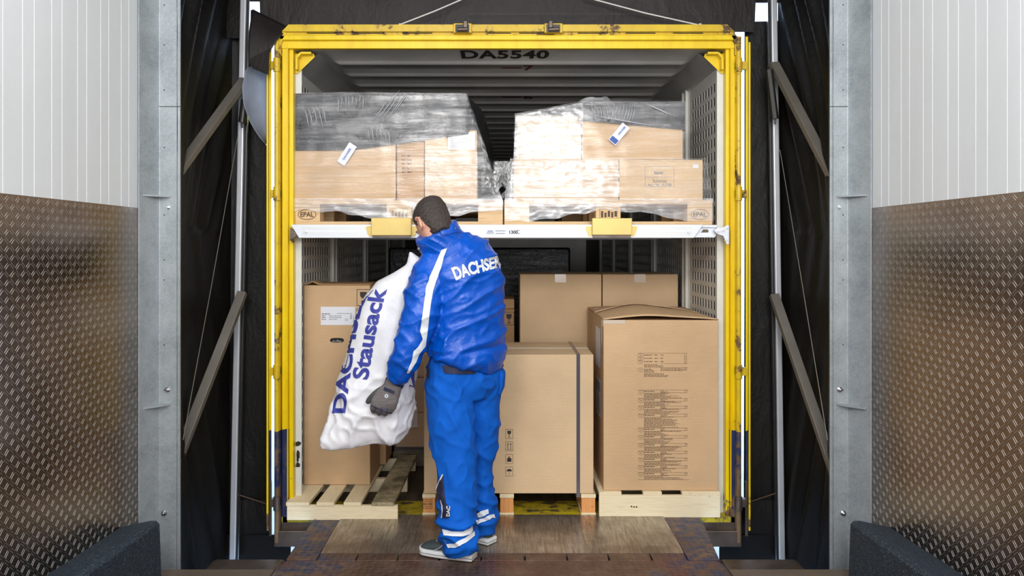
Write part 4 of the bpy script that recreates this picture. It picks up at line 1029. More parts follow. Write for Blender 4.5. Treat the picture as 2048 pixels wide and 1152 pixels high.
# hand hole: rim, dark recess and the foil behind
o = P(674, 680.5, ty0)
hole = [(0.041 * (abs(math.cos(a)) ** 0.5) * (1 if math.cos(a) > 0 else -1), 0.0135 * math.sin(a)) for a in [2 * PI * k / 28 for k in range(28)]]
m = MB(); poly_on(m, o - UY * 0.0012, UX, UZ, hole); hh = m.build('hand_hole', M['void'], t)
m = MB(); poly_on(m, o - UY * 0.0016, UX, UZ, [(-.03, -.011), (.028, -.011), (.03, .0), (.012, -.003), (.004, .003), (-.01, -.004), (-.022, .002)]); m.build('foil_inside', M['silver_wrap'], hh)
tag(carton(tx0 + 0.02, -0.762, 4.80, 5.05, 0.11, 1.18, 'brown box directly behind the tall labelled box on the slatted pallet', 'card_brown'), None)

pt = thing('wooden_pallet', (-0.9, 4.5, 0), 'low slatted wooden pallet on the left, sticking out over the dock plate', 'pallet')
sl4 = MB()
YF, YR = 4.125, 5.06
MB().box(-1.200, -0.590, YF, YF + 0.025, 0.0, 0.08).build('front_board', M['wood_x'], pt, bevel=0.002)
MB().box(-1.188, -0.600, 4.6, 4.64, 0.0, 0.08).build('middle_board', M['wood_x'], pt, bevel=0.002)
MB().box(-1.188, -0.600, YR - 0.03, YR, 0.0, 0.08).build('rear_board', M['wood_x'], pt, bevel=0.002)
for a, b, c_, d_, mt in ((-1.2035, -1.077, -1.188, -1.06, 'wood'), (-1.036, -0.94, -1.02, -0.925, 'wood'), (-0.887, -0.791, -0.88, -0.785, 'wood'), (-0.733, -0.609, -0.715, -0.594, 'wood_dirty')):
    m = MB(); m.prism([(a, YF - 0.006), (b, YF - 0.006), (d_, YR), (c_, YR)], 2, 0.08, 0.1); m.build('slat', M[mt], pt, bevel=0.002)

# wrapped brown load behind the sack and a dark wrapped load further back
t = thing('wrapped_load', (-0.5, 5.5, 0.0), 'stack of brown boxes in dull film behind the sack, beside the worker\'s legs', 'wrapped load')
zz = 0.13
for k in range(4):
    for a, b in ((-0.75, -0.515), (-0.51, -0.28)):
        MB().box(a, b, 5.15, 5.75, zz, zz + 0.235).build('box', M['card_brown'], t, bevel=0.004)  # darker brown picked to carry that shadow too
    zz += 0.24
m = MB(); frame = MB().box(-0.76, -0.27, 5.14, 5.76, 0.10, 1.10); frame.build('wrap', M['film_shaded'], t)
MB().box(-0.735, -0.60, 5.13, 5.135, 0.27, 0.40).build('shipping_label', M['film_thick'], t)
MB().box(-0.77, -0.26, 5.14, 5.76, 0.0, 0.1).build('pallet_base', M['wood_old'], t, bevel=0.004)
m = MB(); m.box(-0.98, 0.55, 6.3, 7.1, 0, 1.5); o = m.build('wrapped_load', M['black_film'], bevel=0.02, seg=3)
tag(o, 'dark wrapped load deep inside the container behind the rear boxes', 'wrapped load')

# ------------------------------------------------------------------ upper loads
YB = YU + 0.012
def XU(px): return (px - 1010) * YB / F
def ZU_(py): return H + (495 - py) * YB / F
c1 = carton(XU(592), XU(791), YB, YB + 0.74, ZU, ZU_(291), 'wide brown box on the left upper pallet with a tilted white label', 'card')
c2 = carton(XU(793), XU(848), YB + 0.01, YB + 0.70, ZU, ZU_(283), 'narrow brown box with small print, middle of the left upper pallet', 'card_brown')
c3 = carton(XU(849.5), XU(954), YB, YB + 0.72, ZU, ZU_(262), 'brown box at the right end of the left upper pallet with a white paper sheet', 'card')
m = MB(); rr = random.Random(8)
for py in (311, 319.5, 327, 336, 344): tiny_lines(m, (0, YB + 0.0085, 0), UX, UZ, XU(803), XU(810), ZU_(py + 1.5), ZU_(py - 1.5), 1, rr, True, 0.9); tiny_lines(m, (0, YB + 0.0085, 0), UX, UZ, XU(814), XU(829), ZU_(py + 1.5), ZU_(py - 1.5), 1, rr, False, 0.9)
m.build('printed_text', M['decal_brown'], c2)
m = MB(); m.add([P(896, 272, YB - 0.001), P(950, 263, YB - 0.001), P(950, 300, YB - 0.001), P(896, 299, YB - 0.001)], [(0, 1, 2, 3)]); s1 = m.build('paper_sheet', M['paper'], c3)
m = MB(); tiny_lines(m, (0, YB - 0.0018, 0), UX, UZ, XU(901), XU(945), ZU_(296), ZU_(276), 6, rr, False, 0.25); m.build('printed_text', M['grey_print'], s1)
d1 = carton(XU(592), XU(789), YB + 0.0, YB + 0.66, ZU_(290) + 0.006, ZU_(190), 'dark box under black film on top of the wide box, left upper pallet', 'card_brown')
d2 = carton(XU(791), XU(929), YB + 0.02, YB + 0.66, ZU_(262) + 0.007, ZU_(191), 'box under glossy black film at the top right of the left upper load', 'card_brown')
e1 = carton(XU(1027), XU(1237), YB, YB + 0.72, ZU, ZU_(321), 'long brown box on the right upper pallet, left one of the lower row', 'card')
e2 = carton(XU(1239), XU(1406), YB, YB + 0.72, ZU, ZU_(321), 'brown box with framed print on the right upper pallet, right half of the lower row', 'card_pale')
f1 = carton(XU(1034), XU(1163), YB + 0.02, YB + 0.62, ZU_(321) + 0.006, ZU_(232), 'box wrapped in milky white film, upper row left on the right upper pallet', 'card_pale')
f2 = carton(XU(1165), XU(1366), YB + 0.005, YB + 0.66, ZU_(321) + 0.006, ZU_(208), 'brown box under a black cover, upper row right of the right upper load', 'card')
m = MB(); frame_on(m, P(1319, 353, YB - 0.001), UX, UZ, 0.165, 0.115, 0.0016); rect_on(m, P(1319, 353, YB - 0.001), UX, UZ, -.082, .082, -.004, -.0025)
flat_text('Schürze', (XU(1319), YB - 0.0012, ZU_(362)), UX, UZ, 0.078, 0.019, 0.01, mb=m); flat_text('Art. Nr. 91798', (XU(1319), YB - 0.0012, ZU_(370)), UX, UZ, 0.135, 0.017, 0.01, mb=m); flat_text('baier', (XU(1318), YB - 0.0012, ZU_(345)), UX, UZ, 0.055, 0.02, 0.01, mb=m)
m.build('printed_text', M['grey_print'], e2)
m = MB(); m.add([P(1386, 329, YB - 0.001), P(1397, 329, YB - 0.001), P(1397, 336, YB - 0.001), P(1386, 336, YB - 0.001)], [(0, 1, 2, 3)]); m.build('sticker', M['paper'], e2)

def hull(name, pts, mat, label=None, cat=None, cut=(), grow=0.0, sub=3, amp=0.004, parent=None, seed=0, drop_bottom=None, subtle=1.0):
    """film pulled tight over a load: the convex hull of its corners, finely divided and rippled"""
    bm = bmesh.new()
    c = sum((Vector(p) for p in pts), Vector()) / len(pts)
    for p in pts:
        p = Vector(p); d = (p - c); d = Vector((grow if d.x > 0 else -grow, grow if d.y > 0 else -grow, grow if d.z > 0 else -grow)); bm.verts.new(p + d)
    r = bmesh.ops.convex_hull(bm, input=bm.verts)
    bmesh.ops.delete(bm, geom=[g for g in r['geom_interior'] if isinstance(g, bmesh.types.BMVert)], context='VERTS')
    for co, no in cut:
        bmesh.ops.bisect_plane(bm, geom=bm.verts[:] + bm.edges[:] + bm.faces[:], plane_co=co, plane_no=no, clear_outer=True)
    bmesh.ops.recalc_face_normals(bm, faces=bm.faces)
    bmesh.ops.triangulate(bm, faces=bm.faces)
    for _ in range(12):
        long_ = [e for e in bm.edges if e.calc_length() > 0.045]
        if not long_: break
        bmesh.ops.subdivide_edges(bm, edges=long_, cuts=1, use_grid_fill=True); bmesh.ops.triangulate(bm, faces=bm.faces)
    if drop_bottom is not None:
        bmesh.ops.delete(bm, geom=[f for f in bm.faces if f.normal.z < -0.9 and f.calc_center_median().z < drop_bottom], context='FACES')
    bm.normal_update()
    for v in bm.verts:
        q = v.co; n1 = noise.noise(Vector((q.x * 3 + seed, q.y * 3, q.z * 14))); n2 = noise.noise(Vector((q.x * 16, q.y * 16 + seed, q.z * 9)))
        v.co = q + v.normal * amp * (0.5 + n1 * 0.9 + n2 * 0.6)
    me = bpy.data.meshes.new(name); off = parent_loc(parent)
    for v in bm.verts: v.co -= off
    bm.to_mesh(me); bm.free(); me.materials.append(M[mat])
    for p in me.polygons: p.use_smooth = True
    if hasattr(me, 'set_sharp_from_angle'): me.set_sharp_from_angle(angle=math.radians(35))
    o = bpy.data.objects.new(name, me); COL.objects.link(o)
    if parent: o.parent = parent
    return tag(o, label, cat)
def cornersof(x0, x1, y0, y1, z0, z1): return [(x, y, z) for x in (x0, x1) for y in (y0, y1) for z in (z0, z1)]
b1 = YB + 0.66
# left load: black cover over the top, hanging down over its right shoulder
cov = cornersof(XU(592), XU(791), YB, b1, ZU_(300), ZU_(189)) + cornersof(XU(791), XU(930), YB - 0.0, b1, ZU_(270), ZU_(191)) + [(XU(955), YB + 0.02, ZU_(268)), (XU(955), b1, ZU_(268)), (XU(962), YB + 0.3, ZU_(215))]
hull('cover_sheet', cov, 'black_film', 'black plastic cover sheet over the top of the left upper load', 'cover sheet', grow=0.004, amp=0.004, seed=1,
     cut=[(P(770, 292, YB), -(P(955, 256, YB) - P(640, 300, YB)).cross(UY).normalized())], drop_bottom=0)
# right shoulder of the left load: black sheet falling to the pallet
def drape(u, v):
    prof = [(930, 192), (954, 262), (962, 300), (969, 340), (982, 376), (1000, 396)]
    i = min(int(v * 5), 4); f = v * 5 - i
    px = prof[i][0] + (prof[i + 1][0] - prof[i][0]) * f; py = prof[i][1] + (prof[i + 1][1] - prof[i][1]) * f
    y = YB - 0.008 + u * 0.62
    q = P(px, py, YB)
    x = q.x + (0.10 if True else 0) * math.sin(u * PI * 0.5) * (1 - v) ** 1.0 * 0.9 + 0.008
    z = q.z - 0.02 * u
    return (x + 0.006 * noise.noise(Vector((u * 6, v * 9, 2))), y, z)
tag(MB().grid(drape, 16, 30).build('side_sheet', M['black_film'], smooth=True, solid=0.001), 'black plastic sheet hanging down the right side of the left upper load', 'cover sheet')
wl = cornersof(XU(590), XU(791), YB, b1, ZU_(300), ZU_(188)) + cornersof(XU(791), XU(931), YB, b1, ZU_(262), ZU_(190)) + [(XU(957), YB, ZU_(262)), (XU(957), b1, ZU_(262))] + cornersof(-1.185, -0.02, YU, YU + 0.8, ZD + 0.11, ZU)
zc_ = ZD + 0.07
hull('stretch_film', wl, 'film', 'clear stretch film wound round the left upper pallet load', 'stretch film', grow=0.006, amp=0.005, seed=3, drop_bottom=ZU)
def skirt(x0, x1, seed, thick, lab):
    """loose lower edge of the film over the pallet blocks"""
    def fn(u, v):
        x = x0 + (x1 - x0) * u; hem = 0.052 + 0.028 * math.sin(u * 7 + seed) + 0.02 * noise.noise(Vector((u * 12, seed, 0)))
        z = ZU + 0.01 - v * (ZU + 0.01 - ZD - hem)
        return (x, YU - 0.006 - 0.005 * noise.noise(Vector((u * 20, v * 4, seed))) - 0.004 * v, z)
    tag(MB().grid(fn, 80, 10).build('film_skirt', M[thick], smooth=True), lab, 'stretch film')
skirt(-1.188, -0.014, 1.0, 'film_thick', 'milky lower edge of film stretched across the left upper pallet')
skirt(-0.002, 1.17, 4.2, 'film_thick', 'milky lower edge of film stretched across the right upper pallet')
# right load
cov = cornersof(XU(1163), XU(1368), YB, YB + 0.66, ZU_(262), ZU_(206)) + cornersof(XU(1100), XU(1250), YB + 0.3, YB + 0.6, ZU_(240), ZU_(197))
hull('cover_sheet', cov, 'black_film', 'black plastic cover sheet over the upper right box of the right upper load', 'cover sheet', grow=0.003, amp=0.003, seed=5,
     cut=[(P(1165, 242, YB), -(P(1368, 258, YB) - P(1165, 240, YB)).cross(UY).normalized())], drop_bottom=0)
wr = cornersof(XU(1032), XU(1163), YB, b1, ZU_(320), ZU_(230)) + cornersof(XU(1163), XU(1368), YB, b1, ZU_(320), ZU_(206)) + [(XU(1245), YB + 0.05, ZU_(196)), (XU(1245), b1, ZU_(196))]
hull('stretch_film', wr, 'film', 'clear stretch film round the upper row of the right upper load', 'stretch film', grow=0.006, amp=0.004, seed=6, drop_bottom=ZU_(310))
wr2 = cornersof(XU(1023), XU(1409), YB - 0.003, YB + 0.73, ZU, ZU_(319)) + cornersof(0.004, 1.165, YU, YU + 0.8, ZD + 0.11, ZU)
hull('stretch_film', wr2, 'film', 'clear stretch film round the lower row of boxes on the right upper pallet', 'stretch film', grow=0.005, amp=0.005, seed=8, drop_bottom=ZU)
def patch(pxl, lab, seed, mat='film_thick', dy=-0.016):
    """extra thick layers of film over part of a front; the sheet follows the load's front plane"""
    (xa, ya, xb, yb, xc, yc, xd, yd) = pxl
    def fn(u, v):
        t_ = Vector((xa, ya)).lerp(Vector((xb, yb)), u); b_ = Vector((xd, yd)).lerp(Vector((xc, yc)), u); q = t_.lerp(b_, v)
        p = P(q.x, q.y, YB + dy); p.y += 0.004 * noise.noise(Vector((q.x * 0.09, q.y * 0.13, seed))); return p
    tag(MB().grid(fn, 40, 30).build('film_layer', M[mat], smooth=True), lab, 'stretch film')
patch((1031, 231, 1166, 205, 1166, 318, 1027, 318), 'extra milky film layers on the upper left box of the right upper load', 2)
patch((1024, 322, 1239, 322, 1239, 394, 1018, 394), 'extra milky film layers on the lower left box of the right upper load', 5)
patch((850, 300, 955, 304, 956, 392, 850, 392), 'milky film layers over the right box of the left upper load', 9, 'film', -0.014)
def strands(lab, groups, seed):
    rr_ = random.Random(seed); m = MB()
    for (px, py, dx, dy, n_, sp, ln) in groups:
        for k in range(n_):
            x0 = px + k * sp + rr_.uniform(-1, 1); l = ln * rr_.uniform(0.6, 1.1); y0 = py + rr_.uniform(-3, 3)
            pts = [P(x0 + dx * l * q / 4 + 1.2 * math.sin(q * 1.3), y0 + dy * l * q / 4, YB - 0.014 - 0.002 * math.sin(q)) for q in range(5)]
            m.tube(pts, [0.0004, 0.0014, 0.0018, 0.0013, 0.0004], 6)
    tag(m.build('film_crease', M['film_strand'], smooth=True), lab, 'stretch film', kind='stuff')
strands('thin bright creases pulled into the film over the left black cover', [(676, 192, 0.1, 1, 8, 7, 26), (735, 258, 0.25, 1, 6, 8, 30), (745, 240, 0.8, -1, 5, 8, 55), (608, 215, 0.3, 1, 5, 9, 40)], 1)
strands('thin bright creases pulled into the film over the right black cover', [(1180, 215, 0.3, 1, 8, 6, 26), (1228, 210, -0.15, 1, 8, 6, 34), (1170, 228, 0.95, 0.16, 2, 3, 190), (1290, 205, 0.9, 0.4, 2, 3, 70)], 2)
# labels stuck on the outside of the film
def slanted_label(px, py, ang, lx, ly, lab):
    o = P(px, py, YB - 0.02); a = Vector((math.cos(ang), 0, math.sin(ang))); b = Vector((-math.sin(ang), 0, math.cos(ang)))
    m = MB(); rect_on(m, o, a, b, -lx / 2, lx / 2, -ly / 2, ly / 2); t = m.build('tilted_label', M['paper'], solid=0.0006); tag(t, lab, 'label'); return t, o, a, b
t, o, a, b = slanted_label(694, 308, math.radians(57), 0.128, 0.05, 'tilted white label with blue writing on the left upper load')
flat_text('DACHSER', o - UY * 0.002, a, b, 0.075, 0.012, 0.02).build('printed_text', M['decal_blue'], t)
t, o, a, b = slanted_label(1238, 268, math.radians(50), 0.125, 0.052, 'tilted white label with a blue corner on the right upper load')
flat_text('DACHSER', o + a * 0.025 - UY * 0.002, a, b, 0.06, 0.012, 0.02).build('printed_text', M['decal_blue'], t)
m = MB(); rect_on(m, o - UY * 0.002, a, b, -0.058, -0.03, -0.022, 0.022); m.build('printed_patch', M['decal_blue'], t)
# crumpled film on top of the right load
m = MB()
def crum(u, v):
    x = XU(1150) + (XU(1345) - XU(1150)) * u; y = YB + 0.16 + 0.2 * v
    env = math.sin(PI * v) * (math.exp(-((u - 0.3) / 0.24) ** 2) * 0.055 + 0.018)
    return (x, y, ZU_(208) + 0.022 + env * (0.65 + 0.9 * abs(noise.noise(Vector((u * 9, v * 4, 1))))))
tag(MB().grid(crum, 60, 16).build('crumpled_film', M['film_thick']), 'crumpled film ends lying on top of the right upper load', 'stretch film')
# foil wrapped load seen between the two upper loads
t = euro_pallet(-0.55, 0.55, 5.42, ZD, 'wooden pallet further back on the deck under the silver foil load')
t = hull('wrapped_load', cornersof(-0.45, 0.45, 5.42, 6.1, ZU + 0.002, 2.12), 'silver_wrap', 'silver foil wrapped load seen in the gap between the two upper loads', 'wrapped load', amp=0.008, seed=11)
def tail(u, v):
    px = 968 + 38 * u + 6 * math.sin(v * 5); py = 372 + 22 * v - 18 * (1 - v) * math.sin(u * PI) ** 2 * -1
    return P(px, py, YB + 0.08 + 0.25 * (1 - v) + 0.03 * math.sin(u * 12))
tag(MB().grid(tail, 20, 12).build('film_tail', M['black_film'], smooth=True), 'gathered dark film tail between the two upper pallets', 'stretch film')

# ------------------------------------------------------------------ the worker and the sack
def vb(v): return v if isinstance(v, Vector) else Vector(v)
def loft(mb, rings, n=28, lat=None, power=2.0):
    """rings: (centre, half width, half depth[, lateral axis]) along a limb; cross-section square to the path"""
    cs = [vb(r[0]) for r in rings]; out = []
    for i, r in enumerate(rings):
        d = (cs[min(i + 1, len(cs) - 1)] - cs[max(i - 1, 0)]).normalized()
        l = vb(r[3] if len(r) > 3 else lat); a = (l - d * l.dot(d)).normalized(); b = d.cross(a).normalized()
        ring = []
        for k in range(n):
            c, s_ = math.cos(2 * PI * k / n), math.sin(2 * PI * k / n); e = 2 / power
            ring.append(cs[i] + a * (abs(c) ** e * (1 if c > 0 else -1)) * r[1] + b * (abs(s_) ** e * (1 if s_ > 0 else -1)) * r[2])
        out.append(ring)
    mb.rings(out); return mb
def spline(rings, k=4):
    """finer rings by Catmull-Rom between the measured ones"""
    out = []
    def cr(p0, p1, p2, p3, t): return 0.5 * ((2 * p1) + (p2 - p0) * t + (2 * p0 - 5 * p1 + 4 * p2 - p3) * t * t + (3 * p1 - p0 - 3 * p2 + p3) * t ** 3)
    L = [(vb(r[0]), r[1], r[2]) for r in rings]
    for i in range(len(L) - 1):
        q = [L[max(i - 1, 0)], L[i], L[i + 1], L[min(i + 2, len(L) - 1)]]
        for j in range(k):
            t_ = j / k; out.append(tuple(cr(*[z[m] for z in q], t_) if m == 0 else max(0.002, cr(*[z[m] for z in q], t_)) for m in range(3)))
    out.append(L[-1]); return out
def sculpt(name, mb, mat, parent, voxel=0.008, smooth=4, fn=None, mats=None):
    """weld overlapping volumes into one continuous skin, relax it, then shape folds point by point"""
    o = mb.build(name, mat, None)
    md = o.modifiers.new('r', 'REMESH'); md.mode = 'VOXEL'; md.voxel_size = voxel
    md = o.modifiers.new('s', 'SMOOTH'); md.iterations = smooth; md.factor = 0.5
    bpy.context.view_layer.update()
    me = bpy.data.meshes.new_from_object(o.evaluated_get(bpy.context.evaluated_depsgraph_get()))
    bpy.data.objects.remove(o)
    bm = bmesh.new(); bm.from_mesh(me); bm.normal_update()
    if fn:
        new = [fn(v.co.copy(), v.normal.copy()) for v in bm.verts]
        for v, q in zip(bm.verts, new): v.co = q
        bmesh.ops.smooth_vert(bm, verts=bm.verts, factor=0.3, use_axis_x=True, use_axis_y=True, use_axis_z=True)
    bvh = BVHTree.FromBMesh(bm)
    off = parent_loc(parent)
    for v in bm.verts: v.co -= off
    bm.to_mesh(me); bm.free(); me.name = name
    me.materials.clear(); me.materials.append(M[mat] if isinstance(mat, str) else mat)
    for p in me.polygons: p.use_smooth = True; p.material_index = 0
    o = bpy.data.objects.new(name, me); COL.objects.link(o)
    if parent: o.parent = parent
    return o, bvh
EYE = Vector((0, 0, H))
def onto(bvh, px, py, lift=0.0025, far=4.6):
    d = (P(px, py, 1.0) - EYE).normalized(); h = bvh.ray_cast(EYE, d)
    if h[0] is None or h[0].y > far:
        h = bvh.find_nearest(P(px, py, 3.7))
    n_ = h[1] if h[1].y < 0 else -h[1]
    return h[0] + n_ * lift * 0.6 - d * lift * 0.6
def fine(vs, fs, step):
    bm = bmesh.new(); vv = [bm.verts.new((x, y, 0)) for x, y in vs]
    for f in fs:
        try: bm.faces.new([vv[i] for i in f])
        except ValueError: pass
    bmesh.ops.triangulate(bm, faces=bm.faces)
    for _ in range(8):
        l = [e for e in bm.edges if e.calc_length() > step]
        if not l: break
        bmesh.ops.subdivide_edges(bm, edges=l, cuts=1); bmesh.ops.triangulate(bm, faces=bm.faces)
    bm.verts.index_update(); r = ([(v.co.x, v.co.y) for v in bm.verts], [tuple(v.index for v in f.verts) for f in bm.faces]); bm.free(); return r
def decal(name, bvh, vs, fs, mat, parent, step=4.0, lift=0.003):
    """print or tape lying on a curved cloth surface; vs in photograph pixels"""
    vs, fs = fine(vs, fs, step)
    m = MB(); m.add([onto(bvh, x, y, lift) for x, y in vs], fs)
    return m.build(name, M[mat], parent, smooth=True)
def strip(pts, n=1):
    """pts: list of (xl, yl, xr, yr) rungs -> quads"""
    vs = []; fs = []
    for a in pts: vs += [(a[0], a[1]), (a[2], a[3])]
    for i in range(len(pts) - 1): fs.append((2 * i, 2 * i + 1, 2 * i + 3, 2 * i + 2))
    return vs, fs
def ridge(v): return 1 - abs(noise.noise(v)) * 2

YAW = math.radians(35)
LAT = Vector((-math.cos(YAW), -math.sin(YAW), 0))     # towards his left
FWD = Vector((-math.sin(YAW), math.cos(YAW), 0))
man = thing('person', (-0.22, 3.7, 0), 'person in blue jacket and blue work trousers, back turned, holding a white sack', 'person')

# jacket: trunk, both sleeves
jm = MB()
trunk = [(P(927, 729, 3.72), .175, .13), (P(929, 722, 3.72), .2, .145), (P(932, 705, 3.72), .212, .152), (P(934, 680, 3.72), .208, .150), (P(935, 650, 3.72), .198, .148), (P(936, 610, 3.72), .194, .150),
         (P(932, 570, 3.715), .196, .152), (P(925, 540, 3.71), .198, .145), (P(916, 518, 3.705), .188, .130), (P(905, 500, 3.70), .150, .115), (P(897, 486, 3.70), .105, .1), (P(892, 476, 3.69), .07, .075)]
loft(jm, spline(trunk, 3), 36, LAT, 2.25)
arm_l = [(P(880, 522, 3.66), .07, .075), (P(862, 545, 3.63), .088, .085), (P(849, 580, 3.60), .092, .088), (P(842, 620, 3.575), .090, .088), (P(833, 660, 3.55), .086, .084), (P(820, 690, 3.545), .080, .078), (P(808, 722, 3.55), .070, .07), (P(796, 750, 3.56), .058, .058), (P(790, 763, 3.565), .050, .05)]
loft(jm, spline(arm_l, 3), 28, UX)
arm_r = [(P(965, 520, 3.80), .07, .075), (P(975, 550, 3.85), .082, .085), (P(972, 600, 3.90), .085, .085), (P(950, 640, 3.96), .08, .08), (P(910, 662, 3.99), .07, .072), (P(870, 672, 3.97), .056, .056)]
loft(jm, spline(arm_r, 3), 24, FWD)
def jfold(co, n):
    q = co
    u = Vector((q.x + 0.2, q.y - 3.7, q.z))
    d1 = Vector((u.x * 3.2 + u.z * 2.6, u.y * 2, u.z * 7.5 - u.x * 4.5))       # folds sweeping up to the right
    a = max(0, ridge(d1 * 1.1)) ** 3 * 0.013 + max(0, ridge(d1 * 2.1 + Vector((5, 1, 2)))) ** 3 * 0.0065
    b = noise.noise(q * 26) * 0.0025
    arm = 1.0 if q.x < -0.36 and q.y < 3.66 else 0.0
    if arm: a += 0.007 * max(0, ridge(Vector((q.x * 4, q.y * 4, q.z * 13 + q.x * 9)))) ** 2
    # elastic waistband: blouse just over the hem
    z0 = 0.985
    w_ = math.exp(-((q.z - (z0 + 0.012 + (q.x + 0.2) * 0.12)) / 0.012) ** 2)
    return co + n * (a - 0.006 + b - 0.010 * w_ * (0 if arm else 1))
jk, jb = sculpt('jacket', jm, 'jacket', man, 0.0075, 5, jfold)

# stand-up collar
cm = MB()
NECK = P(879, 477, 3.68)
ca = (P(868, 455, 3.665) - P(896, 508, 3.70)).normalized()
c0 = P(895, 506, 3.70)
loft(cm, spline([(c0, .128, .122), (c0 + ca * .04, .120, .114), (c0 + ca * .085, .117, .111), (c0 + ca * .120, .116, .109), (c0 + ca * .134, .105, .10)], 3), 32, LAT)
def cfold(co, n): return co + n * (0.006 * ridge(Vector((co.x * 9, co.y * 9, co.z * 26 + co.x * 14))) ** 2 - 0.003)
cl, cb = sculpt('collar', cm, 'jacket', man, 0.006, 3, cfold)
for px, py in ((909, 457), (838, 497)):
    q = onto(cb, px, py, 0.002); s_ = MB(); s_.cyl(q, q - UY * 0.004, 0.0075, 0.006, 16); s_.build('snap_button', M['steel_worn'], cl)
decal('collar_tab', cb, *strip([(878, 458, 884, 471), (900, 450, 906, 466), (917, 449, 921, 464)]), 'jacket', cl, 4, 0.006)

# reflective sleeve piping, chest print
decal('reflective_stripe', jb, *strip([(886, 495, 895, 495), (878, 512, 888, 514), (868, 535, 882, 538), (858, 556, 872, 562), (852, 575, 866, 582), (849, 600, 862, 604), (845, 630, 858, 634), (840, 662, 855, 662), (845, 678, 852, 682), (836, 694, 851, 692), (827, 702, 838, 708), (823, 722, 832, 724), (813, 746, 818, 746)]), 'reflective', jk, 4, 0.004)
def skewed_text(txt, bold, corners, sp=1.0):
    """letters fitted to a quadrilateral of the photograph: bl, br, tr, tl"""
    vs, fs = text_verts(txt, 1.0, bold, sp)
    x0 = min(v[0] for v in vs); x1 = max(v[0] for v in vs); y0 = min(v[1] for v in vs); y1 = max(v[1] for v in vs)
    bl, br, tr, tl = [Vector(c) for c in corners]; out = []
    for x, y in vs:
        u = (x - x0) / (x1 - x0); v = (y - y0) / (y1 - y0)
        p = bl.lerp(br, u).lerp(tl.lerp(tr, u), v); out.append((p.x, p.y))
    return out, fs
def bent_text(txt, bold, base, hgt, sp=1.0):
    vs, fs = text_verts(txt, 1.0, bold, sp)
    x0 = min(v[0] for v in vs); x1 = max(v[0] for v in vs); y0 = min(v[1] for v in vs); y1 = max(v[1] for v in vs); out = []
    for x, y in vs:
        u = (x - x0) / (x1 - x0); v = (y - y0) / (y1 - y0); bx, by, hx, hy = base(u); out.append((bx + hx * hgt * v, by + hy * hgt * v))
    return out, fs
def back_base(u):   # baseline of the back print: rises to the right and turns away round the shoulder blade
    px = 912 + 91 * u; py = 561 - 27 * u ** 0.9; return px, py, -0.42 + 0.42 * u, -1.0
decal('back_print', jb, *bent_text('DACHSER', 0.042, back_base, 25, 0.98), 'reflective', jk, 3, 0.0035)

# trousers
tm = MB()
SL, SR = 3.70, 3.80
leg_l = [(P(912, 722, 3.71), .135, .13), (P(903, 760, 3.70), .125, .13), (P(900, 800, 3.69), .118, .125), (P(903, 850, 3.67), .114, .118), (P(908, 890, 3.66), .108, .11), (P(913, 935, 3.65), .099, .105), (P(914, 985, 3.64), .098, .102), (P(914, 1025, 3.62), .092, .095), (P(917, 1058, 3.61), .084, .09), (P(922, 1088, 3.60), .077, .085), (P(925, 1103, 3.60), .072, .08)]
leg_r = [(P(955, 722, 3.78), .115, .12), (P(965, 760, 3.80), .108, .12), (P(966, 800, 3.81), .086, .11), (P(966, 850, 3.82), .084, .10), (P(963, 890, 3.83), .078, .095), (P(962, 935, 3.84), .062, .085), (P(964, 985, 3.84), .056, .08), (P(968, 1020, 3.83), .055, .08), (P(970, 1045, 3.82), .058, .08), (P(970, 1068, 3.81), .054, .075)]
hips = [(P(928, 712, 3.74), .165, .12), (P(929, 740, 3.745), .188, .14), (P(930, 770, 3.75), .184, .145), (P(931, 795, 3.75), .155, .12)]
loft(tm, spline(leg_l, 3), 28, UX); loft(tm, spline(leg_r, 3), 28, UX); loft(tm, spline(hips, 3), 32, LAT)
pk = MB()
def tfold(co, n):
    q = co; z = q.z
    low = math.exp(-((z - 0.14) / 0.16) ** 2); mid = math.exp(-((z - 0.50) / 0.22) ** 2); up = math.exp(-((z - 0.86) / 0.12) ** 2)
    a = low * 0.026 * max(0, ridge(Vector((q.x * 7, q.y * 5, z * 15 + q.x * 6)))) ** 2
    a += mid * 0.014 * max(0, ridge(Vector((q.x * 7 + z * 4, q.y * 4, z * 5 + 3 + q.x * 3)))) ** 3
    a += up * 0.013 * max(0, ridge(Vector((q.x * 6 - z * 5, q.y * 4, z * 9 + q.x * 6)))) ** 3
    a += 0.006 * max(0, ridge(Vector((q.x * 14 + z * 5, q.y * 10, z * 10 - q.x * 8)))) ** 3
    return co + n * (a + 0.002 * noise.noise(q * 22) - 0.004)
tr_, tb = sculpt('trousers', tm, 'trousers', man, 0.008, 3, tfold)
pm = MB(); loft(pm, [(P(1001, 738, 3.80), .012, .06), (P(1003, 745, 3.80), .022, .075), (P(1001, 770, 3.81), .022, .08), (P(997, 788, 3.81), .012, .07)], 20, UX)
sculpt('holster_pocket', pm, 'trousers', tr_, 0.007, 2)
decal('waistband', tb, *strip([(846, 728, 848, 735), (883, 733, 883, 747), (905, 734, 905, 749), (951, 728, 951, 746)][0:0] + [(884, 731, 889, 746), (905, 731, 905, 748), (930, 731, 930, 748), (950, 728, 950, 748)]), 'navy', tr_, 5, 0.006)
decal('pocket_flap', tb, *strip([(951, 726, 951, 731), (975, 716, 976, 725), (1000, 706, 1003, 732), (1006, 712, 1009, 733)]), 'navy', tr_, 5, 0.006)
decal('side_panel', tb, *strip([(848, 732, 860, 735), (850, 745, 859, 750), (853, 752, 859, 757)]), 'navy', tr_, 5, 0.005)
decal('calf_panel', tb, *strip([(884, 950, 887, 950), (877, 965, 888, 965), (873, 980, 889, 985), (878, 1000, 892, 1005), (884, 1020, 900, 1020), (885, 1036, 898, 1036)]), 'navy', tr_, 4, 0.004)
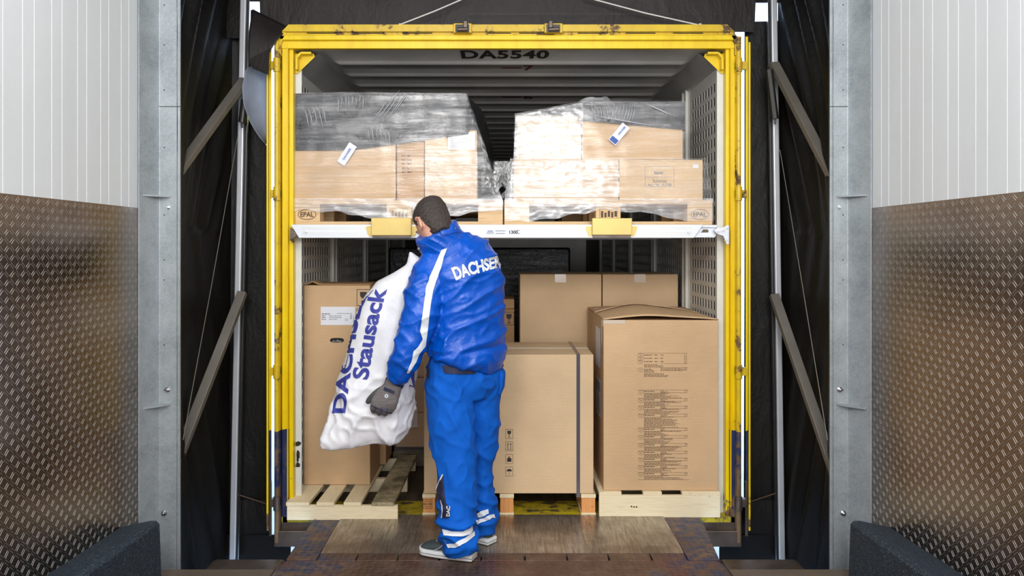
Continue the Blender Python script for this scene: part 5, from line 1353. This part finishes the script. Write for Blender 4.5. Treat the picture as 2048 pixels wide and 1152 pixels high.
decal('piping', tb, *strip([(885, 948, 887, 949), (878, 962, 880, 963), (873, 975, 875, 976), (871, 985, 873, 985)]), 'reflective', tr_, 4, 0.006)
decal('piping', tb, *strip([(881, 1000, 883, 1000), (884, 1012, 886, 1012), (884, 1024, 886, 1024), (883, 1036, 885, 1036)]), 'reflective', tr_, 4, 0.006)
decal('calf_print', tb, *skewed_text('DAC', 0.03, ((900, 1032), (900, 1012), (893, 1012), (893, 1032))), 'reflective', tr_, 3, 0.007)
decal('reflective_band', tb, *strip([(885, 1058, 888, 1071), (905, 1062, 906, 1073), (925, 1062, 926, 1072), (938, 1056, 940, 1068), (944, 1051, 945, 1061)]), 'reflective', tr_, 4, 0.005)
decal('reflective_band', tb, *strip([(886, 1074, 891, 1083), (893, 1088, 897, 1096), (910, 1086, 912, 1095), (930, 1075, 932, 1085), (948, 1062, 949, 1071)]), 'reflective', tr_, 4, 0.005)
decal('reflective_band', tb, *strip([(953, 1027, 954, 1038), (964, 1022, 965, 1033), (976, 1018, 977, 1028)]), 'reflective', tr_, 4, 0.005)
decal('reflective_band', tb, *strip([(951, 1041, 953, 1049), (966, 1036, 968, 1044), (980, 1030, 984, 1036), (988, 1029, 990, 1037)]), 'reflective', tr_, 4, 0.005)

# shoes: sole, upper, toe, laces
def shoe(heel, toe, label=None):
    t = bpy.data.objects.new('shoe', None); COL.objects.link(t); t.parent = man
    t.location = Vector(((heel.x + toe.x) / 2, (heel.y + toe.y) / 2, 0)) - parent_loc(man)
    ax = toe - heel; L = ax.length; ax.normalize(); sd = ax.cross(UZ).normalized()
    wid = lambda u: 0.033 + 0.017 * math.sin(min(1, u * 1.15) * PI * 0.62) if u < 0.86 else 0.047 * math.sqrt(max(0, 1 - ((u - 0.86) / 0.145) ** 2)) + 0.003
    def outline(z, g, lift=0):
        pts = []; N = 26
        us = [0.0 + i / N for i in range(N + 1)]
        for u in us: pts.append((u, wid(u) + g))
        r = [heel + ax * (u * (L + 2 * g) - g) + sd * w_ + UZ * (z + lift * max(0, u - 0.75) ** 2 * 4) for u, w_ in pts]
        r += [heel + ax * (u * (L + 2 * g) - g) - sd * w_ + UZ * (z + lift * max(0, u - 0.75) ** 2 * 4) for u, w_ in reversed(pts)]
        return r
    s_ = MB(); s_.rings([outline(0.0, -0.004, 0.01), outline(0.004, 0.002, 0.01), outline(0.028, 0.003, 0.012), outline(0.033, 0.0, 0.012)]); s_.build('sole', M['sole'], t, smooth=False, bevel=0.002)
    l_ = MB(); a = outline(0.0155, 0.0035, 0.011); b = outline(0.0175, 0.0035, 0.011); n = len(a)
    l_.add(a + b, [(i, (i + 1) % n, n + (i + 1) % n, n + i) for i in range(n)]); l_.build('sole_line', M['void'], t)
    up = MB(); rings = []
    for u, h, k in ((0.01, .075, .9), (0.06, .098, .95), (0.18, .105, .95), (0.32, .102, .92), (0.45, .088, .92), (0.6, .072, .96), (0.75, .060, .98), (0.88, .054, .98), (0.96, .044, .9), (0.99, .036, .6)):
        c = heel + ax * u * L; w_ = wid(u) * k; ring = []
        for q in range(20):
            a_ = 2 * PI * q / 20; cx, cz = math.cos(a_), math.sin(a_)
            wz = w_ * (abs(cx) ** 0.7) * (1 if cx > 0 else -1) * (1 - 0.35 * max(0, cz) * (1 if u < 0.6 else 0.3))
            ring.append(c + sd * wz + UZ * (0.03 + (h - 0.03) * 0.5 * (1 + (abs(cz) ** 0.8) * (1 if cz > 0 else -1))))
        rings.append(ring)
    up.rings(rings); uo = up.build('upper', M['shoe'], t, smooth=True, subsurf=1)
    la = MB()
    for k in range(4):
        u = 0.50 + 0.065 * k; c = heel + ax * u * L; z = 0.103 - 0.062 * (u - 0.36) / 0.3 * 0.62
        la.tube([c + sd * 0.028 + UZ * (z - 0.012), c + sd * 0.01 + UZ * (z + 0.003) + ax * 0.006, c - sd * 0.01 + UZ * (z + 0.003) - ax * 0.002, c - sd * 0.028 + UZ * (z - 0.010)], 0.0028, 6)
    la.build('laces', M['reflective'], t)
    st = MB(); st.tube([heel + ax * L * q + sd * (-(wid(q) * 1.0)) + UZ * h for q, h in ((0.42, .095), (0.5, .07), (0.58, .05), (0.68, .036))], 0.0012, 5)
    st.tube([heel + ax * L * q + sd * ((wid(q) * 1.0)) + UZ * h for q, h in ((0.42, .095), (0.5, .07), (0.58, .05), (0.68, .036))], 0.0012, 5); st.build('stitching', M['reflective'], t)
    return t
shoe(Vector(((948 - 1010) * 3.60 / F, 3.60, 0.001)), Vector(((850 - 1010) * 3.68 / F - 0.02, 3.70, 0.001)))
shoe(Vector(((984 - 1010) * 3.79 / F, 3.78, 0.005)), Vector(((984 - 1010) * 3.79 / F - 0.21, 3.95, 0.006)))

# head
HC = P(866, 444, 3.66); hy, hp = math.radians(36), math.radians(-46)
hf = Vector((-math.sin(hy) * math.cos(hp), math.cos(hy) * math.cos(hp), math.sin(hp))); hl = Vector((-math.cos(hy), -math.sin(hy), 0)); hu = hf.cross(hl) * -1
if hu.z < 0: hu = -hu
def hpt(f, l, u): return HC + hf * f + hl * l + hu * u
hm = MB()
# skull and jaw as one closed surface: rings stacked from chin to crown in head space
prof = [(-.118, .055, .020, .022), (-.108, .050, .040, .040), (-.088, .032, .054, .062), (-.062, .018, .063, .080), (-.035, .010, .069, .090), (-.008, .004, .073, .096), (.02, .000, .075, .099), (.048, -.002, .075, .098), (.072, -.004, .068, .088), (.092, -.006, .054, .070), (.105, -.006, .034, .045), (.110, -.006, .012, .016)]
rings = []
for u, fo, wl_, wf in prof:
    rings.append([hpt(fo + math.cos(2 * PI * k / 28) * wf, math.sin(2 * PI * k / 28) * wl_, u) for k in range(28)])
hm.rings(rings)
loft(hm, [(P(895, 505, 3.71), .066, .064), (P(888, 488, 3.70), .060, .060), (P(882, 472, 3.69), .056, .058), (P(876, 458, 3.68), .050, .055)], 20, LAT)
# nose, brow, lips
hm.rings([[hpt(f + math.cos(2 * PI * k / 12) * r * .8, math.sin(2 * PI * k / 12) * r, u) for k in range(12)] for f, u, r in ((.098, .012, .008), (.106, -.01, .010), (.114, -.03, .014), (.106, -.042, .012), (.098, -.046, .006))])
hm.rings([[hpt(.088 + math.cos(2 * PI * k / 12) * .012, l, u0 + math.sin(2 * PI * k / 12) * .009) for k in range(12)] for l, u0 in ((-.045, .018), (-.02, .023), (.02, .023), (.045, .018))])
hm.rings([[hpt(.083 + f0 + math.cos(2 * PI * k / 12) * .012, l, -.068 + math.sin(2 * PI * k / 12) * .010) for k in range(12)] for l, f0 in ((-.024, -.01), (-.01, .004), (.01, .004), (.024, -.01))])
for sg in (-1, 1):   # ears: a rim folded round a bowl
    pts = [hpt(.000 + .020 * math.cos(a), sg * (.078 + .010 * math.sin(a * 0.5)), -.012 + .034 * math.sin(a)) for a in [math.radians(d) for d in range(60, 330, 20)]]
    hm.tube(pts, [0.006 + 0.002 * math.sin(i) for i in range(len(pts))], 8)
    hm.rings([[hpt(-.002 + .014 * math.cos(2 * PI * k / 12), sg * l, -.012 + .026 * math.sin(2 * PI * k / 12)) for k in range(12)] for l in (.066, .080)])
head, hb = sculpt('head', hm, 'skin', man, 0.0042, 2)
for sg in (-1, 1):
    e = MB(); c = hpt(.084, sg * .031, .004)
    for i in range(9): pass
    e.rings([[c + hf * (0.011 * math.cos(PI * i / 8)) + hl * (0.012 * math.sin(PI * i / 8) * math.cos(2 * PI * k / 12)) + hu * (0.009 * math.sin(PI * i / 8) * math.sin(2 * PI * k / 12)) for k in range(12)] for i in range(9)])
    e.build('eye', M['paper'], head, smooth=True); i_ = MB(); i_.cyl(c + hf * .010, c + hf * .0125, .005, n=12); i_.build('iris', M['void'], head)
    b_ = MB(); b_.tube([hpt(.096, sg * .016, .024), hpt(.099, sg * .032, .030), hpt(.090, sg * .048, .024)], 0.004, 6); b_.build('eyebrow', M['hair'], head)
# hair: the scalp shell down to the nape and round the ears
hr = MB(); rings = []
for u, fo, wl_, wf in [(-.105, -.030, .038, .034), (-.09, -.022, .050, .052), (-.062, -.012, .062, .070), (-.035, -.010, .074, .082), (-.008, -.010, .080, .088), (.02, -.010, .0825, .094), (.048, -.008, .083, .101), (.075, -.007, .077, .098), (.098, -.007, .061, .080), (.113, -.007, .038, .052), (.119, -.007, .012, .018)]:
    rings.append([hpt(fo + math.cos(2 * PI * k / 28) * wf, math.sin(2 * PI * k / 28) * wl_, u) for k in range(28)])
hr.rings(rings)
def hfold(co, n):
    d = co - HC; f, l, u = d.dot(hf), d.dot(hl), d.dot(hu)
    line = .052 - max(0, -f) * 0.0                      # hairline over the forehead
    skin_side = f > 0.045 and u < .055
    if skin_side: return HC + d * 0.86
    if f > -0.005 and u < -.005 + abs(f) * .3: return HC + d * 0.84   # in front of / below the ears
    if -.022 < f < .024 and u < .024 and abs(l) > .055: return HC + d * 0.87
    return co + n * (0.0025 * noise.noise(co * 90) + 0.0015 * noise.noise(co * 180))
hair, _ = sculpt('hair', hr, 'hair', head, 0.004, 2, hfold)

# sack
sk = MB()
SKR = [((637, 893), (643, 903), 3.66, .006), ((641, 882), (662, 900), 3.68, .02), ((650, 862), (705, 895), 3.70, .045), ((661, 836), (752, 888), 3.74, .085), ((668, 805), (798, 884), 3.76, .115), ((676, 770), (818, 850), 3.78, .135), ((688, 722), (829, 786), 3.80, .145), ((698, 682), (838, 730), 3.80, .145), ((706, 650), (846, 680), 3.80, .145), ((715, 620), (852, 640), 3.80, .14), ((730, 590), (856, 600), 3.79, .125), ((755, 561), (858, 566), 3.78, .10), ((790, 543), (856, 540), 3.76, .06), ((812, 528), (850, 522), 3.75, .03), ((817, 505), (838, 512), 3.74, .012), ((817, 500), (823, 502), 3.74, .004)]
rings = []
fineS = []
for i in range(len(SKR) - 1):
    for j in range(4):
        f = j / 4; a, b = SKR[i], SKR[i + 1]; f2 = f
        fineS.append(tuple([(a[0][0] + (b[0][0] - a[0][0]) * f2, a[0][1] + (b[0][1] - a[0][1]) * f2), (a[1][0] + (b[1][0] - a[1][0]) * f2, a[1][1] + (b[1][1] - a[1][1]) * f2), a[2] + (b[2] - a[2]) * f2, a[3] + (b[3] - a[3]) * f2]))
fineS.append(SKR[-1])
for L_, R_2, yy, dp in fineS:
    l = P(*L_, yy); r = P(*R_2, yy); c = (l + r) / 2; a = (r - l) / 2; ring = []
    for k in range(48):
        cc, ss = math.cos(2 * PI * k / 48), math.sin(2 * PI * k / 48); e = 0.82
        ring.append(c + a * (abs(cc) ** e * (1 if cc > 0 else -1)) + UY * (abs(ss) ** e * (1 if ss > 0 else -1)) * dp)
    rings.append(ring)
sk.rings(rings)
def sfold(co, n):
    q = co; low = math.exp(-((q.z - 0.68) / 0.16) ** 2)
    c1 = ridge(Vector((q.x * 6 + q.z * 2, q.y * 5, q.z * 6 - q.x * 3)) + Vector((0, 0, 4))); c2 = ridge(q * 13 + Vector((3, 8, 1)))
    a = low * (0.026 * max(0, c1) ** 4 + 0.014 * max(0, c2) ** 4) + (1 - low) * (0.004 * c1 ** 2 + 0.0012 * c2)
    h_ = (q - P(768, 800, 3.64)).length
    return co + n * (a - 0.006 - 0.012 * math.exp(-(h_ / 0.08) ** 2))
sack, sb = sculpt('dunnage_bag', sk, 'sack', None, 0.009, 3, sfold)
tag(sack, 'large white woven dunnage sack with blue lettering held under the worker\'s left arm', 'sack')
def along(pts, hx, hy):
    def f(u):
        q = u * (len(pts) - 1); i = min(int(q), len(pts) - 2); t_ = q - i
        return pts[i][0] + (pts[i + 1][0] - pts[i][0]) * t_, pts[i][1] + (pts[i + 1][1] - pts[i][1]) * t_, hx, hy
    return f
decal('lettering', sb, *bent_text('Stausack', 0.03, along([(737, 760), (744, 714), (752, 668), (762, 622), (775, 578)], -1.0, -0.12), 33), 'sack_print', sack, 4, 0.003)
decal('lettering', sb, *bent_text('DACHSER', 0.035, along([(691, 826), (697, 784), (703, 742), (709, 700), (715, 658), (724, 615), (742, 572)], -1.0, 0.0), 27), 'sack_print', sack, 4, 0.003)
decal('lettering', sb, *strip([(836, 716, 840, 722), (828, 722, 834, 728), (823, 738, 829, 740), (822, 756, 828, 756), (826, 772, 830, 776), (829, 777, 832, 781)]), 'sack_print', sack, 4, 0.003)

# gloved left hand laid over the sack, thumb to the side, fingers curling underneath
g = MB()
YH_ = 3.60
def hp_(px, py, dy=0.0): return P(px, py, YH_ + dy)
WR = hp_(790, 764, 0.0)
g_lat = Vector((1, 0, 0.25)).normalized()
loft(g, spline([(hp_(789, 762, -0.02), .042, .032), (hp_(784, 776, -0.025), .046, .028), (hp_(775, 792, -0.028), .058, .026), (hp_(768, 806, -0.028), .062, .025), (hp_(764, 815, -0.022), .058, .024)], 3), 24, g_lat, 2.4)
for px, py0, py1, r in ((746, 808, 819, .0135), (757.5, 811, 823, .0140), (769, 812, 825, .0140), (780, 809, 821, .0130)):
    dz = (819 - py1) * 0.4
    pts = [(hp_(px + 1.5, py0 - 6, -0.030), r * 1.05, r), (hp_(px, py0 + 5, -0.026), r, r * .95), (hp_(px, py1, -0.004), r * .96, r * .92), (hp_(px + 1, py1 + 3, 0.030), r * .9, r * .88), (hp_(px + 2, py1 - 1, 0.058), r * .8, r * .8), (hp_(px + 3, py1 - 4, 0.070), r * .5, r * .5)]
    loft(g, spline(pts, 3), 14, UX)
glove, gb = sculpt('glove', g, 'glove', man, 0.0036, 2, lambda co, n: co + n * (0.0012 * noise.noise(co * 60) + 0.0018 * ridge(Vector((co.x * 10, co.y * 10, co.z * 55))) ** 4))
th = MB(); loft(th, spline([(hp_(764, 780, -0.022), .020, .018), (hp_(754, 786, -0.024), .018, .016), (hp_(745, 793, -0.018), .0155, .014), (hp_(738, 801, -0.010), .0145, .0135), (hp_(734.5, 806, -0.004), .010, .010)], 3), 16, Vector((.6, 0, -.7)))
sculpt('glove_thumb', th, 'glove_dark', glove, 0.0036, 2)
cf = MB(); loft(cf, spline([(hp_(795, 753, -0.01), .046, .040), (hp_(791, 761, -0.016), .047, .039), (hp_(787, 770, -0.02), .047, .033)], 3), 24, g_lat, 2.2)
sculpt('glove_cuff', cf, 'navy', glove, 0.0045, 2)
decal('cuff_tab', gb, *strip([(769, 774, 767, 780), (780, 778, 778, 784), (790, 783, 788, 788)]), 'navy', glove, 3, 0.005)
snow = MB(); q = onto(gb, 773, 792, 0.003)
for k in range(6):
    a = PI * k / 6 + 0.2; d = UX * math.cos(a) + UZ * math.sin(a); nn = UY.cross(d)
    if k % 1 == 0:
        c0_ = onto(gb, 773, 792, 0.003)
        snow.add([c0_ - d * .012 - nn * .0012, c0_ + d * .012 - nn * .0012, c0_ + d * .012 + nn * .0012, c0_ - d * .012 + nn * .0012], [(0, 1, 2, 3)])
    for sg in (-1, 1):
        e_ = c0_ + d * .010 * sg
        snow.add([e_ - nn * .0045 - d * .0008, e_ + nn * .0045 - d * .0008, e_ + nn * .0045 + d * .0014, e_ - nn * .0045 + d * .0014], [(0, 1, 2, 3)])
snow.build('snowflake_print', M['paper'], glove)
for px, py in ((751, 817), (763.5, 820), (774.5, 819)):
    decal('finger_lining', gb, *strip([(px - 0.8, py - 5, px + 0.8, py - 5), (px - 1.3, py - 1, px + 1.3, py - 1), (px - 1.0, py + 3, px + 1.0, py + 3)]), 'decal_blue', glove, 3, 0.002)
# right glove, hidden behind the sack but closing on it
g2 = MB(); R0 = P(860, 676, 3.965)
loft(g2, spline([(R0, .042, .034), (R0 + Vector((-.05, -.005, -.005)), .046, .026), (R0 + Vector((-.10, -.02, -.01)), .044, .024)], 3), 20, UZ)
for k in range(4):
    b0 = R0 + Vector((-.09, -.02, .028 - k * .022)); loft(g2, spline([(b0, .012, .012), (b0 + Vector((-.03, -.012, 0)), .0115, .0115), (b0 + Vector((-.055, -.03, 0)), .0105, .0105), (b0 + Vector((-.066, -.045, 0)), .007, .007)], 2), 12, UZ)
b0 = R0 + Vector((-.04, -.01, .035)); loft(g2, spline([(b0, .014, .013), (b0 + Vector((-.015, -.01, .025)), .013, .012), (b0 + Vector((-.035, -.02, .045)), .009, .009)], 2), 12, UX)
sculpt('glove', g2, 'glove', man, 0.004, 2)
